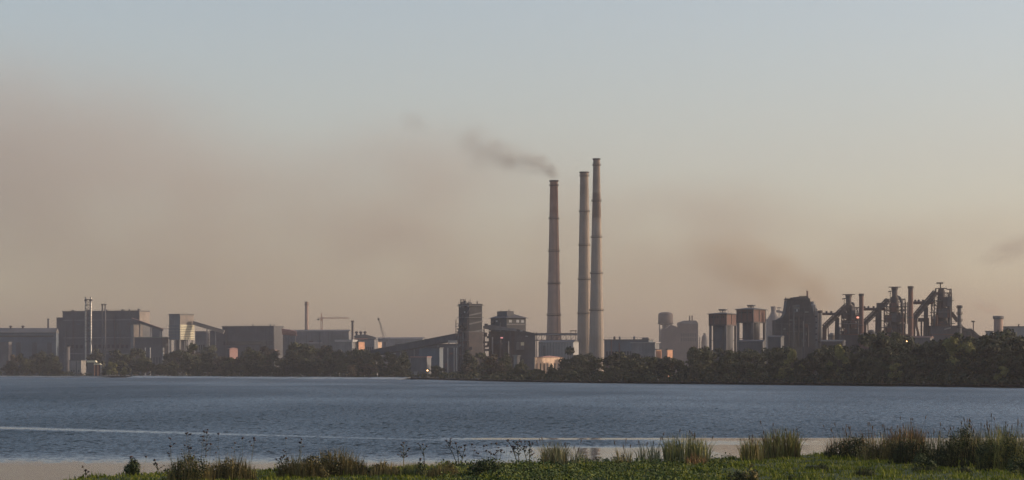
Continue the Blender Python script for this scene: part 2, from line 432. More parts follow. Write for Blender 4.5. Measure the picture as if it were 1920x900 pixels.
def clutter(root, Ln, Wd, h, seed, pipes=4, rails=True, joints=0, lo=.15, x0=None, patches=5):
    """what gathers on a works building: downpipes, ladders, roof rails and vents, sheet joints, patched sheets"""
    r_ = random.Random(seed); x0 = -Ln if x0 is None else x0
    for i in range(pipes):
        x = r_.uniform(x0+1, -1); a = r_.uniform(0, .3)*h; c = r_.uniform(.5, 1.03)*h; r = r_.uniform(.18, .45)
        MB().tube((x, -.25-r, a), (x, -.25-r, c), r, 7).tube((x, -.25-r, c-r), (x, .4, c-r), r*.9, 7).build('downpipe', r_.choice((M['steel_grey'], M['rust'], M['rust_dark'])), root)
    b = MB(); x = r_.uniform(x0+2, -2)
    for s in (-.3, .3): b.bar((x+s, -.35, h*.1), (x+s, -.35, h+1.2), .1)
    for k in range(int(h/1.2)): b.bar((x-.3, -.35, h*.1+k*1.1), (x+.3, -.35, h*.1+k*1.1), .07)
    b.build('ladder', M['rust_dark'], root)
    if rails:
        b = MB(); n = max(3, int((-1-x0)/4))
        for k in range(n+1): X = x0 + (0-x0)*k/n; b.bar((X, -.1, h+.5), (X, -.1, h+1.9), .12)
        b.bar((x0, -.1, h+1.9), (0, -.1, h+1.9), .12).build('roof_rail', M['rust_dark'], root)
    for k in range(joints):
        z = h*(lo + (.95-lo)*(k+.5)/joints); MB().box(x0+.1, -.1, -.07, -.012, z, z+.14).build('sheet_joint', M['roof'], root)
    for k in range(patches):
        x = r_.uniform(x0+1, -5); z = r_.uniform(.1, .8)*h; MB().box(x, x+r_.uniform(1.5, 5), -.05, -.008, z, z+r_.uniform(1, 3)).build('patched_sheet', r_.choice((M['steel_grey'], M['rust'], M['steel_blue'], M['roof_grey'], M['rust_dark'])), root)
    for k in range(3):
        x = r_.uniform(x0+1, -1); y = r_.uniform(1, max(1.5, Wd-1)); q = r_.uniform(.4, 1.0)
        MB().lathe([(q, h-.3), (q, h+1.5+q), (q*1.5, h+1.6+q), (q*.3, h+2.2+q)], 9, x, y).build('roof_vent', r_.choice((M['steel_grey'], M['rust_dark'])), root)

def equipment(root, Ln, Wd, h, seed, n=22):
    """boxes, brackets and bent pipes that hang on a coal plant and break its outline"""
    r_ = random.Random(seed)
    for i in range(n):
        m_ = r_.choice((M['rust_dark'], M['steel_dark'], M['roof'], M['steel_grey'], M['rust']))
        z = r_.uniform(.15, .97)*h; a, c, d = r_.uniform(.5, 2.2), r_.uniform(.5, 1.6), r_.uniform(.4, 2.4)
        side = r_.choice((0, 0, 1, 2, 3))
        if side == 0: x = r_.uniform(-Ln, 0); MB().box(x-a, x+a, -c, -.03, z, z+d).build('equipment_box', m_, root)
        elif side == 1: MB().box(-Ln-c, -Ln-.03, 1, 1+a*2, z, z+d).build('equipment_box', m_, root)
        elif side == 2: y = r_.uniform(1, max(1.2, Wd-2)); MB().box(.35, .35+c, y, y+a, z, z+d).build('equipment_box', m_, root)
        else: x = r_.uniform(-Ln, -1); MB().box(x, x+a, 1, 2+a, h+.6, h+.6+d*.8).build('equipment_box', m_, root)
    for i in range(5):
        x = r_.uniform(-Ln, 0); z = r_.uniform(.3, .9)*h; r = r_.uniform(.2, .4)
        MB().tube((x, -1.0, z), (x + r_.uniform(-6, 6), -1.2, z + r_.uniform(-3, 5)), r, 7).build('pipe_run', r_.choice((M['rust_dark'], M['steel_grey'])), root)
        MB().bar((x, 1.5, h), (x, 1.5, h + r_.uniform(2, 4.5)), .18).build('aerial', M['rust_dark'], root)

# ------------------------------------------------------------ three tall chimneys
def big_mat(name, base, soot, bands, h):
    """concrete with broad rings of slightly different pours and a soot stain under the mouth"""
    m = mat(name, base, .9, .22, .05, streak=.4)
    n, l = m.node_tree.nodes, m.node_tree.links
    b = n['Principled BSDF']; src = b.inputs['Base Color'].links[0].from_socket
    tc = n.new('ShaderNodeTexCoord'); sp = n.new('ShaderNodeSeparateXYZ'); l.new(tc.outputs['Object'], sp.inputs[0])
    dv = n.new('ShaderNodeMath'); dv.operation = 'DIVIDE'; l.new(sp.outputs[2], dv.inputs[0]); dv.inputs[1].default_value = h
    no = n.new('ShaderNodeTexNoise'); no.inputs['Scale'].default_value = .4; l.new(tc.outputs['Object'], no.inputs['Vector'])
    ad = n.new('ShaderNodeMath'); ad.operation = 'MULTIPLY_ADD'; l.new(no.outputs[0], ad.inputs[0]); ad.inputs[1].default_value = .02; l.new(dv.outputs[0], ad.inputs[2])
    cr = n.new('ShaderNodeValToRGB'); cr.color_ramp.interpolation = 'LINEAR'
    e = cr.color_ramp.elements
    e[0].position, e[0].color = bands[0][0], (*bands[0][1], 1); e[1].position, e[1].color = bands[1][0], (*bands[1][1], 1)
    for p, c in bands[2:]:
        k = e.new(p); k.color = (*c, 1)
    l.new(ad.outputs[0], cr.inputs[0])
    mx = n.new('ShaderNodeMix'); mx.data_type = 'RGBA'; mx.blend_type = 'MULTIPLY'; mx.inputs[0].default_value = soot
    l.new(src, mx.inputs[6]); l.new(cr.outputs[0], mx.inputs[7]); l.new(mx.outputs[2], b.inputs['Base Color'])
    return m
W1, GR = (1,1,1), (.8,.78,.77)
cm1 = big_mat('chimney_brick_red', (.36,.255,.205), 1, [(0,GR),(.35,W1),(.85,(1,.92,.88)),(.9,(.80,.62,.56)),(.93,(.95,.8,.75)),(.97,(.8,.62,.56))], 147)
cm2 = big_mat('chimney_concrete', (.29,.24,.195), 1, [(0,GR),(.3,W1),(.93,W1),(.96,(.85,.82,.8))], 156)
cm3 = big_mat('chimney_concrete_sooty', (.31,.26,.215), 1, [(0,W1),(.72,W1),(.755,(.9,.86,.84)),(.763,(.55,.47,.44)),(.83,(.60,.52,.5)),(.87,(.55,.48,.46)),(.882,(.92,.9,.88)),(.93,(.8,.76,.74)),(1,(.75,.7,.7))], 167)
for px, yt, wt, wb, mm, bands, lab in (
        (1038.6, 338, 14.5, 31, cm1, (349,411,472,533,592), 'reddish concrete chimney smoking at its top, shortest of the three tall ones'),
        (1095.5, 322, 15.5, 30, cm2, (331,398,461,525,589), 'grey brown concrete chimney with five galleries, partly behind the tallest chimney'),
        (1118.5, 297, 12.5, 32, cm3, (311,378,446,514,583), 'tallest concrete chimney with a dark sooty band high on its shaft')):
    Yc = 1900 if px != 1095.5 else 1960
    # the base circle stands a little left or right of the top in the picture only by the lens; it is upright
    root, l = stack('tall_chimney', lab, px, yt, Yc, wt, wb, mm, bands=bands, n=28, cap=3, ring=M['rust_dark'], group='tall chimneys of the power house')
    h = l.z(yt); r0, r1 = wb*l.k/2, wt*l.k/2
    b = MB()
    a = R(-62)
    for s in (-.25, .25): b.bar(((r0+.35)*cos(a)+s, (r0+.35)*sin(a), 0), ((r1+.3)*cos(a)+s, (r1+.3)*sin(a), h), .12)
    b.build('ladder', M['rust_dark'], root)

# ------------------------------------------------------------ left: rolling mills and sheds
root, l = at(10, 2500, 'long_shed', 'long low blue grey shed with flat roof at the far left', 'shed')
fbox(l, root, 'wall', M['steel_blue'], -120, 105, 623, None, 0, 14)
MB().prism_x([(-1, l.z(623.2)), (8, l.z(615, 8)), (15, l.z(623.2)), (15, l.z(624)), (-1, l.z(624))], l.x(-121), l.x(105.5)).build('roof', M['roof_grey'], root)
for c in (20, 43):
    MB().lathe([(1.1, l.z(616)), (1.1, l.z(612.5)), (1.8, l.z(612.5)), (1.8, l.z(611)), (.4, l.z(610))], 10, l.x(c, 8), 8).build('roof_vent', M['rust_dark'], root)
for c in (-60, -20, 30, 60, 88): fbox(l, root, 'door', M['steel_dark'], c, c+9, 642, None, -.25, .02)
fbox(l, root, 'window_strip', M['glass_dark'], -110, 100, 629, 632, -.15, .02)
stack('slim_chimney', 'slim dark chimney rising from the long blue grey shed', 90.5, 597.5, 2540, 3.6, 4, M['steel_dark'], cap=2)
root, *d = corner('store_shed', 'low grey store shed in front of the long blue shed at the far left', 'shed', -25, 16, 22, 642, 2420, 20, M['conc_dark'], M['roof_grey'])
face_windows(root, d[0], 3, 6, 5, M['glass_dark'])

root, Ln, Wd, h = corner('mill_building', 'huge dark flat roofed mill building behind two silver stacks', 'building', 105, 261, 280.5, 583.5, 2560, 22, M['steel_dark'], M['roof'])
# the lower left end of the mill is a step down
for o in list(root.children): bpy.data.objects.remove(o)
kx = Ln * 12.5 / 156
MB().box(-Ln + kx, 0, 0, Wd, 0, h).build('wall', M['steel_dark'], root)
MB().box(-Ln, -Ln + kx - .02, 1, Wd-1, 0, wz(596.5, 2600) - G0).build('wall', M['steel_dark'], root)
MB().box(-Ln + kx - .4, .4, -.4, Wd+.4, h+.01, h+.9).build('roof', M['roof'], root)
MB().box(-Ln - .3, -Ln + kx - .42, .7, Wd-.7, wz(596.5, 2600) - G0 + .01, wz(596.5, 2600) - G0 + .7).build('roof', M['roof'], root)
MB().box(.01, .25, .2, Wd-.2, h*.05, h-.4).build('sun_side_tone', M['tan'], root)  # sunlight on the right face put into a lighter tan sheet
for zz in (.86, .58, .33): MB().box(-Ln+kx+1, -.5, -.14, -.01, h*zz, h*zz+1.0).build('cladding_rail', M['steel_grey'], root)
face_windows(root, Ln, h*.42, h*.5, 16, M['glass_dark'], .55, x0=-Ln*.88)
for i in range(5): MB().box(-Ln*.2*i - 9, -Ln*.2*i - 6, 12, 15, h+.95, h+2.6).build('roof_vent', M['roof_grey'], root)
clutter(root, Ln, Wd, h, 1, 7, joints=5, x0=-Ln+kx, patches=12)

root, l = at(165.5, 2470, 'stack_tower', 'pair of bright silver stacks tied together by braces in front of the mill', 'stacks')
for c, wdt in ((160.6, 3.0), (170.4, 3.6)):
    r = wdt*l.k/2; zt = l.z(557); x = l.x(c)
    s = MB().lathe([(r, 0), (r, zt), (r*.75, zt), (r*.75, zt-3)], 14, x).build('stack', M['silver'], root)
    b = MB()
    for i in range(17):
        z = l.z(640) + (zt - l.z(640))*i/16
        b.lathe([(r+.02, z-.3), (r+.3, z-.3), (r+.3, z+.1), (r+.02, z+.1)], 14, x, cap=False)
    b.build('flange_rings', M['rust_dark'], s)
    MB().lathe([(r*1.05, zt-4.5), (r*1.6, zt-4), (r*1.6, zt-2.4), (r*1.05, zt-2)], 14, x, cap=False).build('collar', M['rust_dark'], root)
for i in range(9):
    z = l.z(640) + (l.z(562) - l.z(640))*i/8
    MB().bar((l.x(160.6), 0, z), (l.x(170.4), 0, z), .8, 1.0).build('tie_beam', M['rust_dark'], root)
b = MB()
for i in range(8):
    z, z2 = [l.z(640) + (l.z(562) - l.z(640))*k/8 for k in (i, i+1)]
    b.bar((l.x(160.6), 1, z), (l.x(170.4), 1, z2), .35); b.bar((l.x(170.4), 1, z), (l.x(160.6), 1, z2), .35)
b.build('bracing', M['steel_grey'], root)
for c, lab in ((191.8, 'thin dark stack with a cap, left of two close beside each other'), (197.3, 'thin dark stack with a cap, right of two close beside each other')):
    stack('thin_stack', lab, c, 570, 2450, 2.8, 3.2, M['conc_dark'], bands=(572.5,), cap=2.2, group='twin thin stacks at the mill')
gallery('conveyor_gallery', 'red roofed conveyor sloping down from the right end of the mill', 247, 596.5, 306, 617, 4.5, 2480, M['steel_dark'], M['roof_pink'], (262, 283, 300))
root, Ln, Wd, h = corner('annex_building', 'small reddish annex under the sloping conveyor beside the mill', 'building', 245, 250, 285, 609, 2490, 52, M['steel_grey'], M['roof'])
MB().box(.01, .3, .3, Wd*.5, .5, h-.5).build('sun_side_tone', M['tan'], root)  # the lit part of the side, coloured tan
root, Ln, Wd, h = corner('low_shed', 'low dark shed with a greenish roof below the conveyor', 'shed', 252, 304, 316, 633, 2440, 25, M['steel_dark'], mat('green_roofing', (.12,.16,.13), .8), eave=.8)
face_windows(root, Ln, h*.3, h*.55, 9, M['glass_dark'])
root, Ln, Wd, h = corner('pipe_house', 'dark block between the conveyor and the striped tower', 'building', 263, 304, 322, 616, 2520, 28, M['steel_grey'], M['roof'])
face_windows(root, Ln, h*.55, h*.8, 8, M['glass_dark'])
stack('stair_tower', 'narrow pale stair tower before the dark block left of striped tower', 306, 652, 2300, 3.4, 4.6, M['white'], cat='tower', bands=(660, 670), n=6)
stack('small_silo', 'rounded grey silo among the trees below the mill', 126, 650, 2380, 10, 11, M['conc_dark'], cat='silo', n=18, hollow=False, cap=2)
for c, lab in ((272.5, 'short pale post pipe standing left of two under the conveyor'), (281.5, 'short grey post pipe standing right of two under the conveyor')):
    stack('vent_pipe', lab, c, 652, 2360, 2.4, 2.4, M['conc_pale'], cat='pipe', n=10, cap=1.5)

root, Ln, Wd, h = corner('transfer_tower', 'tall sunlit tower with pale striped cladding on its right face', 'tower', 317, 337, 363, 590.5, 2430, 40, M['steel_grey'], M['roof_grey'], eave=.6, yb=637)
z0 = wz(637, 2430) - G0
MB().box(.01, .3, .2, Wd-.2, z0+.2, h-.3).build('sun_side_tone', M['tan'], root)  # lighter tan over the grey wall stands in for sun on this face
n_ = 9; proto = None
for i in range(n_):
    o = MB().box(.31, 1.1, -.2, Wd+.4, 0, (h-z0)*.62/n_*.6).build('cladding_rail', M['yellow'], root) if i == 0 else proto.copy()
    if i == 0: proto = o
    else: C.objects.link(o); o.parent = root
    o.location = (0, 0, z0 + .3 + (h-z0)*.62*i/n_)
for i in range(5): MB().box(-Ln-.3, -.01, -.6, -.01, z0 + 1 + i*3.1, z0 + 2.2 + i*3.1).build('sill_band', M['steel_blue'], root)
MB().box(-Ln-.3, .4, -.3, Wd+.3, h+.61, h+1.2).build('roof_edge', M['roof'], root)
for a, b_ in ((-Ln+.8, .8), (-.8, .8), (-Ln+.8, Wd-.8), (-.8, Wd-.8), (-Ln/2, .8), (-.8, Wd/2)):
    MB().box(a-.6, a+.6, b_-.6, b_+.6, 0, z0).build('leg', M['conc'], root)
MB().box(-Ln*.72, -Ln*.2, Wd*.2, Wd*.75, 0, z0-.02).build('core', M['steel_dark'], root)
MB().bar((.4, Wd*.45, z0+1), (.4, Wd*.45, h*.72), .8, .8).build('downpipe', M['rust_dark'], root)
gallery('conveyor_gallery', 'conveyor sloping from the striped tower down to the long dark hall', 362, 602.5, 420, 619.5, 6.5, 2440, M['tan'], M['steel_grey'], (388, 404))
root, Ln, Wd, h = corner('switch_house', 'small grey block right of the striped tower under the conveyor', 'building', 366, 386, 393, 622, 2500, 25, M['steel_grey'], M['roof_grey'])
face_windows(root, Ln, h*.4, h*.75, 4, M['glass_dark'], rows=2)

root, Ln, Wd, h = corner('rolling_hall', 'long dark rolling hall with flat roof right of the striped tower', 'building', 393, 513, 531, 612.5, 2460, 22, M['steel_dark'], None)
for o in list(root.children): bpy.data.objects.remove(o)
MB().box(-Ln*.80, 0, 0, Wd, 0, h).build('wall', M['steel_dark'], root)
MB().box(-Ln, -Ln*.801, 0.5, Wd, 0, wz(621, 2480) - G0).build('wall', M['steel_dark'], root)
MB().box(-Ln*.80-.5, .6, -.6, Wd+.6, h+.01, h+.9).build('roof', M['roof'], root)
MB().box(-Ln-.4, -Ln*.80-.52, 0, Wd+.6, wz(621, 2480) - G0 + .01, wz(621, 2480) - G0 + .8).build('roof', M['roof'], root)
MB().box(.01, .25, .3, Wd-.3, h*.05, h-.3).build('sun_side_tone', M['roof'], root)  # darker sheet paints this side as barely lit
MB().box(-Ln*.78, -1, -.15, -.01, h*.62, h*.70).build('window_strip', M['glass_dark'], root)
for i in range(8): MB().box(-Ln*.78*(i+.5)/8-2, -Ln*.78*(i+.5)/8+2, -.2, -.01, .3, h*.22).build('door', M['steel_grey'], root)
clutter(root, Ln, Wd, h, 2, 6, joints=4, x0=-Ln*.78, patches=10)

root, *d = corner('brick_hut', 'small pink hut with a sunlit tone on its side under the long dark hall', 'hut', 427, 430, 446, 654, 2200, 42, M['steel_dark'], M['roof_pink'], pitch=1.2)
MB().box(.01, .2, .2, d[1]-.2, .3, d[2]-.2).build('sun_side_tone', M['roof_pink'], root)  # pink of the sunlit side painted over the dark wall
root, *d = corner('low_store', 'very low pale store with a long roof right of the pink hut', 'shed', 488, 515, 518, 657, 2230, 15, M['conc'], M['roof_pink'])
root, *d = corner('low_store', 'very low grey store with a faded roof below the grey ridged hall', 'shed', 604, 634, 640, 657, 2200, 15, M['steel_grey'], M['roof_grey'])
stack('works_chimney', 'lone hazy brown chimney standing behind the halls left of the crane', 575, 565.5, 2900, 6.6, 8, M['conc_warm'], bands=(572,), cap=2)

root, l = at(603, 3300, 'tower_crane', 'faint hazy tower crane with long jib above the grey hall', 'crane')
b = MB(); zt = l.z(588)
for sx in (-1.2, 1.2):
    for sy in (-1.2, 1.2): b.bar((sx, sy, 0), (sx, sy, l.z(596)), .4)
for i in range(24):
    z = l.z(596)*i/24; z2 = l.z(596)*(i+1)/24
    b.bar((-1.2, -1.2, z), (1.2, -1.2, z2), .25); b.bar((1.2, -1.2, z), (-1.2, -1.2, z2), .25)
b.build('mast', M['crane'], root)
b = MB()
zj = l.z(597.5)
for dz, dy in ((0, -.8), (0, .8), (1.8, 0)): b.bar((l.x(596), dy, zj+dz), (l.x(655), dy, zj+dz), .35)
for i in range(26):
    x = l.x(600) + (l.x(655)-l.x(600))*i/26; x2 = x + (l.x(655)-l.x(600))/52
    b.bar((x, 0, zj), (x2, 0, zj+1.8), .22); b.bar((x2, 0, zj+1.8), (x2*2-x, 0, zj), .22)
b.build('jib', M['crane'], root)
MB().bar((0, 0, l.z(596)), (0, 0, l.z(587)), 1.0).bar((0, 0, l.z(588)), (l.x(640), 0, zj+1.8), .2).bar((0, 0, l.z(588)), (l.x(596), 0, zj), .2).build('apex', M['crane'], root)
MB().box(l.x(595), l.x(599), -1, 1, zj-2.2, zj).build('counterweight', M['conc_dark'], root)
MB().box(-1.4, 1.6, -2.6, -1.0, l.z(601), l.z(598)).build('cab', M['crane'], root)

root, Ln, Wd, h = corner('ridged_hall', 'long grey hall with a low ridged roof behind the dark rolling hall', 'building', 525, 654, 660, 621, 2500, 14, M['steel_grey'], M['roof_grey'], pitch=1.6)
MB().box(-Ln*.72, -Ln*.38, -.3, -.02, h*.72, h*.75).build('pale_gutter', M['steel_pale'], root)
clutter(root, Ln, Wd, h, 3, 6, joints=3, patches=8)
face_windows(root, Ln, h*.35, h*.5, 18, M['glass_dark'])
root, l = at(541, 2440, 'pipe_bundle', 'bundle of pinkish pipes running off the end of the dark hall', 'pipes')
for i, (a, b_) in enumerate(((617, 622), (620, 624.5), (623, 627), (626, 628.5))):
    MB().tube((l.x(528), i*1.2, l.z(a)), (l.x(556), i*1.2, l.z(b_)), .8).build('pipe', M['roof_pink'], root)
for c in (531, 542, 553): MB().box(l.x(c)-.5, l.x(c)+.5, 1, 4, 0, l.z(629)).build('support', M['steel_dark'], root)
stack('stub_chimney', 'dark stub chimney standing between the ridged hall and arched roof', 661, 601, 2470, 4.2, 4.6, M['rust_dark'], bands=(604,), cap=2)
root, l = at(684, 2520, 'arched_hall', 'arched roof hall with three round roof vents beside the stub chimney', 'building')
b = MB()
arc = [(l.x(664), l.z(633)), (l.x(664), l.z(629.5))] + [(l.x(664 + 41*t), l.z(629.5 - 2.6*sin(pi*t) + 3.5*max(t-.5, 0)*2*.9)) for t in (.15, .3, .45, .6, .75, .9)] + [(l.x(706), l.z(633.5))]
b.prism(arc[::-1], 0, 40).build('roof', M['roof_grey'], root)
fbox(l, root, 'wall', M['steel_grey'], 665, 705, 633.6, None, .5, 39)
for c in (668.5, 676.5, 684.5): MB().lathe([(1, l.z(629)), (1, l.z(624.5)), (1.7, l.z(624)), (1.7, l.z(621.5)), (.3, l.z(620.5))], 10, l.x(c, 15), 15).build('roof_vent', M['rust_dark'], root)
MB().box(l.x(664), l.x(690), -.6, -.02, l.z(636.5), l.z(634)).build('fascia', M['roof_pink'], root)
root, *d = corner('canopy_shed', 'shed with a bright pale roof edge left of the orange lit walls', 'shed', 630, 660, 668, 641, 2330, 15, M['steel_grey'], None)
MB().box(-d[0]-1, 1, -1, d[1]+1, d[2]+.01, d[2] + 2.2).build('roof', M['white'], root)
root, *d = corner('sunlit_block', 'small block with an orange sunlit wall under the arched roof', 'building', 669, 672, 683.5, 641, 2340, 42, M['steel_dark'], M['roof'])
MB().box(.01, .2, .1, d[1]-.1, d[2]*.72, d[2]-.3).build('sun_side_tone', M['orange'], root)  # patch of low sun painted orange on the dark wall
MB().box(.01, .2, d[1]*.2, d[1]-.1, d[2]*.3, d[2]*.55).build('sun_side_tone', M['yellow'], root)  # second, brighter sunlit patch painted in yellow
root, *d = corner('works_office', 'grey office block among trees right of the orange lit block', 'building', 684, 702, 708, 637, 2360, 22, M['steel_grey'], M['roof'])
face_windows(root, d[0], d[2]*.3, d[2]*.85, 4, M['glass_dark'], rows=3)
root, l = at(719, 2700, 'mobile_crane', 'hazy crane with a single leaning lattice boom', 'crane')
b = MB(); A, B = Vector((l.x(721.5), 0, l.z(640))), Vector((l.x(710), 0, l.z(598)))
for d_ in (-.9, .9):
    for e in (-.7, .7): b.bar(A + Vector((d_, e, 0)), B + Vector((d_*.5, e*.5, 0)), .35)
for i in range(14):
    p, q = A.lerp(B, i/14), A.lerp(B, (i+1)/14)
    b.bar(p + Vector((-.8, -.6, 0)), q + Vector((.7, -.6, 0)), .25)
b.build('boom', M['steel_dark'], root)
MB().lathe([(1.2, 0), (1.2, 2.4)], 10, B.x, 0).build('boom_head', M['steel_dark'], root).location = (0, 0, B.z - 1.5)
MB().box(A.x-3, A.x+4, -2, 2, l.z(641), l.z(634.5)).build('cab', M['steel_grey'], root)
MB().box(A.x-1.5, A.x+1.5, -1.5, 1.5, 0, l.z(641)-.01).build('pedestal', M['steel_dark'], root)
MB().bar(B, (l.x(727), 0, l.z(636)), .2).bar((l.x(727), 0, l.z(640)), (l.x(731), 0, l.z(632)), .6).build('rigging', M['steel_dark'], root)
root, *d = corner('distant_hall', 'long low hazy hall far behind the inclined conveyor', 'building', 704, 792, 800, 635, 3200, 18, M['steel_grey'], M['roof_grey'], pitch=2)
root, *d = corner('pump_house', 'small pale house beneath the crane boom', 'building', 703, 706, 716, 641, 2600, 45, M['steel_grey'], M['roof'])
MB().box(.01, .2, .1, d[1]-.1, d[2]*.6, d[2]-.3).build('sun_side_tone', M['ochre'], root)  # ochre paints the sunlit upper part of this side
# the long inclined conveyor up to the bunker tower
root = gallery('inclined_conveyor', 'very long dark inclined conveyor climbing to the square dark tower', 700, 657, 861, 626, 11, 1790, M['steel_dark'], M['roof_grey'], (726, 752, 778, 800, 822, 842), wd=5, Y1=1730)
root, *d = corner('transfer_shed', 'dark blue shed beneath the upper end of the long inclined conveyor', 'shed', 786, 824, 831, 653, 1640, 18, M['steel_blue'], M['roof'])
root, l = at(848, 1660, 'loading_canopy', 'white roofed canopy on pale posts left of the square dark tower', 'canopy')
MB().box(l.x(840), l.x(857), 0, 6, l.z(642.5), l.z(638)).build('roof', M['white'], root)
for c in (839.5, 851.5, 856): MB().box(l.x(c)-.45, l.x(c)+.45, .2, 1.0, 0, l.z(652)).build('post', M['white'], root)
MB().box(l.x(836), l.x(858), 1.1, 5.5, l.z(652)+.01, l.z(648)).build('floor_slab', M['steel_grey'], root)
for c in (841.5, 855): MB().box(l.x(c)-.3, l.x(c)+.3, 2.5, 3.1, l.z(648)+.01, l.z(642.5)-.01).build('post', M['steel_grey'], root)
root, Ln, Wd, h = corner('coal_shed', 'long dark coal shed behind the pale canopy posts and below the conveyor', 'shed', 742, 858, 868, 646, 1900, 14, M['steel_dark'], M['roof'])
clutter(root, Ln, Wd, h, 8, 6, joints=2, patches=8)
root, *d = corner('shunting_shed', 'low grey shed hidden in trees below the dark blue shed', 'shed', 770, 800, 808, 670, 1600, 20, M['conc_dark'], M['roof_pink'])
MB().box(.01, .2, .2, d[1]-.2, .3, d[2]-.3).build('sun_side_tone', M['steel_grey'], root)
# ------------------------------------------------------------ middle: bunker tower and boiler house
root, Ln, Wd, h = corner('bunker_tower', 'tall square dark tower at the top of the inclined conveyor', 'tower', 860, 880, 904, 571, 1700, 62, mat('black_tower_sheet', (.045,.046,.05), .85, .4, .12, streak=.5), M['roof'], eave=.4)
zb = wz(622, 1700) - G0
MB().box(-Ln-.8, .5, -.5, Wd+.5, 0, zb).build('lower_wall', M['rust_dark'], root)
for y in (572.5, 595, 622): z = wz(y, 1700) - G0; MB().box(-Ln-.9, .9, -.9, Wd+.9, z-.25, z+.2).build('ledge', M['steel_grey'], root)
for x, y in ((-Ln*.86, 574), (-Ln*.1, 574), (-Ln*.42, 585)):
    z = wz(y, 1700) - G0; MB().box(x-.9, x+.9, -.12, -.01, z-.5, z+.6).build('window', M['glass'], root)
for k in range(4): MB().box(-Ln*.9 + k*Ln*.22, -Ln*.9 + k*Ln*.22 + 1.8, -.1, -.01, h*.66, h*.70).build('window', M['glass_dark'], root)
b = MB(); x0 = -Ln*.95
for sx in (0, 2.6):
    for sy in (1, 3.4): b.bar((x0+sx, sy, h+.6), (x0+sx, sy, h+4), .35)
for z in (1.9, 3.9): b.box(x0-.3, x0+2.9, .8, 3.7, h+z, h+z+.25)
b.bar((x0, 1, h+.6), (x0+2.6, 1, h+2), .25).bar((x0+2.6, 1, h+2), (x0, 1, h+4), .25).build('hoist_frame', M['rust_dark'], root)
MB().bar((-Ln*.62, 2, h), (-Ln*.62, 2, h+3), .2).bar((-.4, .5, h), (-.4, .5, h+3), .2).build('mast', M['steel_grey'], root)
for k in range(6): MB().bar((.25, -.2, h*.25 + k*h*.12), (.25, Wd+.2, h*.25 + k*h*.12 + 2.2), .3, .9).build('stair_flight', M['steel_grey'], root)
MB().tube((-Ln*.45, -1.2, 0), (-Ln*.45, -1.2, h*.62), .55).build('downpipe', M['steel_grey'], root)
MB().tube((-Ln*.3, -1.0, 0), (-Ln*.3, -1.0, h*.45), .4).build('downpipe', M['steel_dark'], root)
clutter(root, Ln, Wd, h, 4, 5, joints=6, patches=10); equipment(root, Ln, Wd, h, 41, 30)
b = MB()
for i in range(5):                                  # outer frame of the tower with galleries, left and front
    x = -Ln*1.07 + i*Ln*1.12/4; b.bar((x, -1.6, 0), (x, -1.6, h*(.55 if i % 2 else .8)), .4)
for k in range(7):
    z = h*(.08 + .11*k); b.bar((-Ln*1.07, -1.6, z), (Ln*.05, -1.6, z), .3)
    b.bar((-Ln*1.07 + (k % 4)*Ln*.28, -1.6, z), (-Ln*1.07 + (k % 4 + 1)*Ln*.28, -1.6, z + h*.11), .22)
b.build('outer_frame', M['rust_dark'], root)
for k, (a, c) in enumerate(((-1.12, -.55), (-.5, .04), (-1.1, -.7))): MB().box(Ln*a, Ln*c, -2.2, -.02, h*(.3+.2*k), h*(.3+.2*k)+.3).build('gallery_floor', M['steel_grey'], root)

root, Ln, Wd, h = corner('boiler_house', 'dark building with overhanging roof and roof cabin behind the low gallery', 'building', 920, 950, 986, 596, 1790, 58, mat('black_boiler_sheet', (.055,.057,.062), .85, .4, .12, streak=.5), None)
rb = MB(); e = 1.6
rb.add([(-Ln-e,-e,h),(e,-e,h),(e,Wd+e,h),(-Ln-e,Wd+e,h),(-Ln*.7,Wd*.5,h+3.4),(-Ln*.25,Wd*.5,h+3.4)],[(0,1,5,4),(1,2,5),(2,3,4,5),(3,0,4),(3,2,1,0)]).build('roof', M['roof'], root)
MB().box(-Ln*.72, -Ln*.10, Wd*.1, Wd*.45, h+.2, h+5.2).build('roof_cabin', M['steel_dark'], root)
MB().bar((-Ln*.1, Wd*.2, h+5), (-Ln*.1, Wd*.2, h+6.5), .5).bar((-Ln*.6, Wd*.2, h+5), (-Ln*.6, Wd*.2, h+5.9), .4).build('roof_vent', M['rust_dark'], root)
for x in (-Ln*.62, ): MB().box(x-1.2, x+1.2, -.1, -.01, h-2.8, h-1.6).build('window', M['glass'], root)
for y in (.12, .5, .75): MB().box(.01, .1, Wd*y, Wd*y+Wd*.14, h-3.4, h-1.4).build('window', M['glass'], root)
MB().box(.01, .5, -.2, Wd+.2, h-5.2, h-4.4).build('ledge', M['steel_grey'], root)
clutter(root, Ln, Wd, h-1, 5, 4, rails=False, joints=4, patches=6); equipment(root, Ln, Wd, h-2, 42, 16)

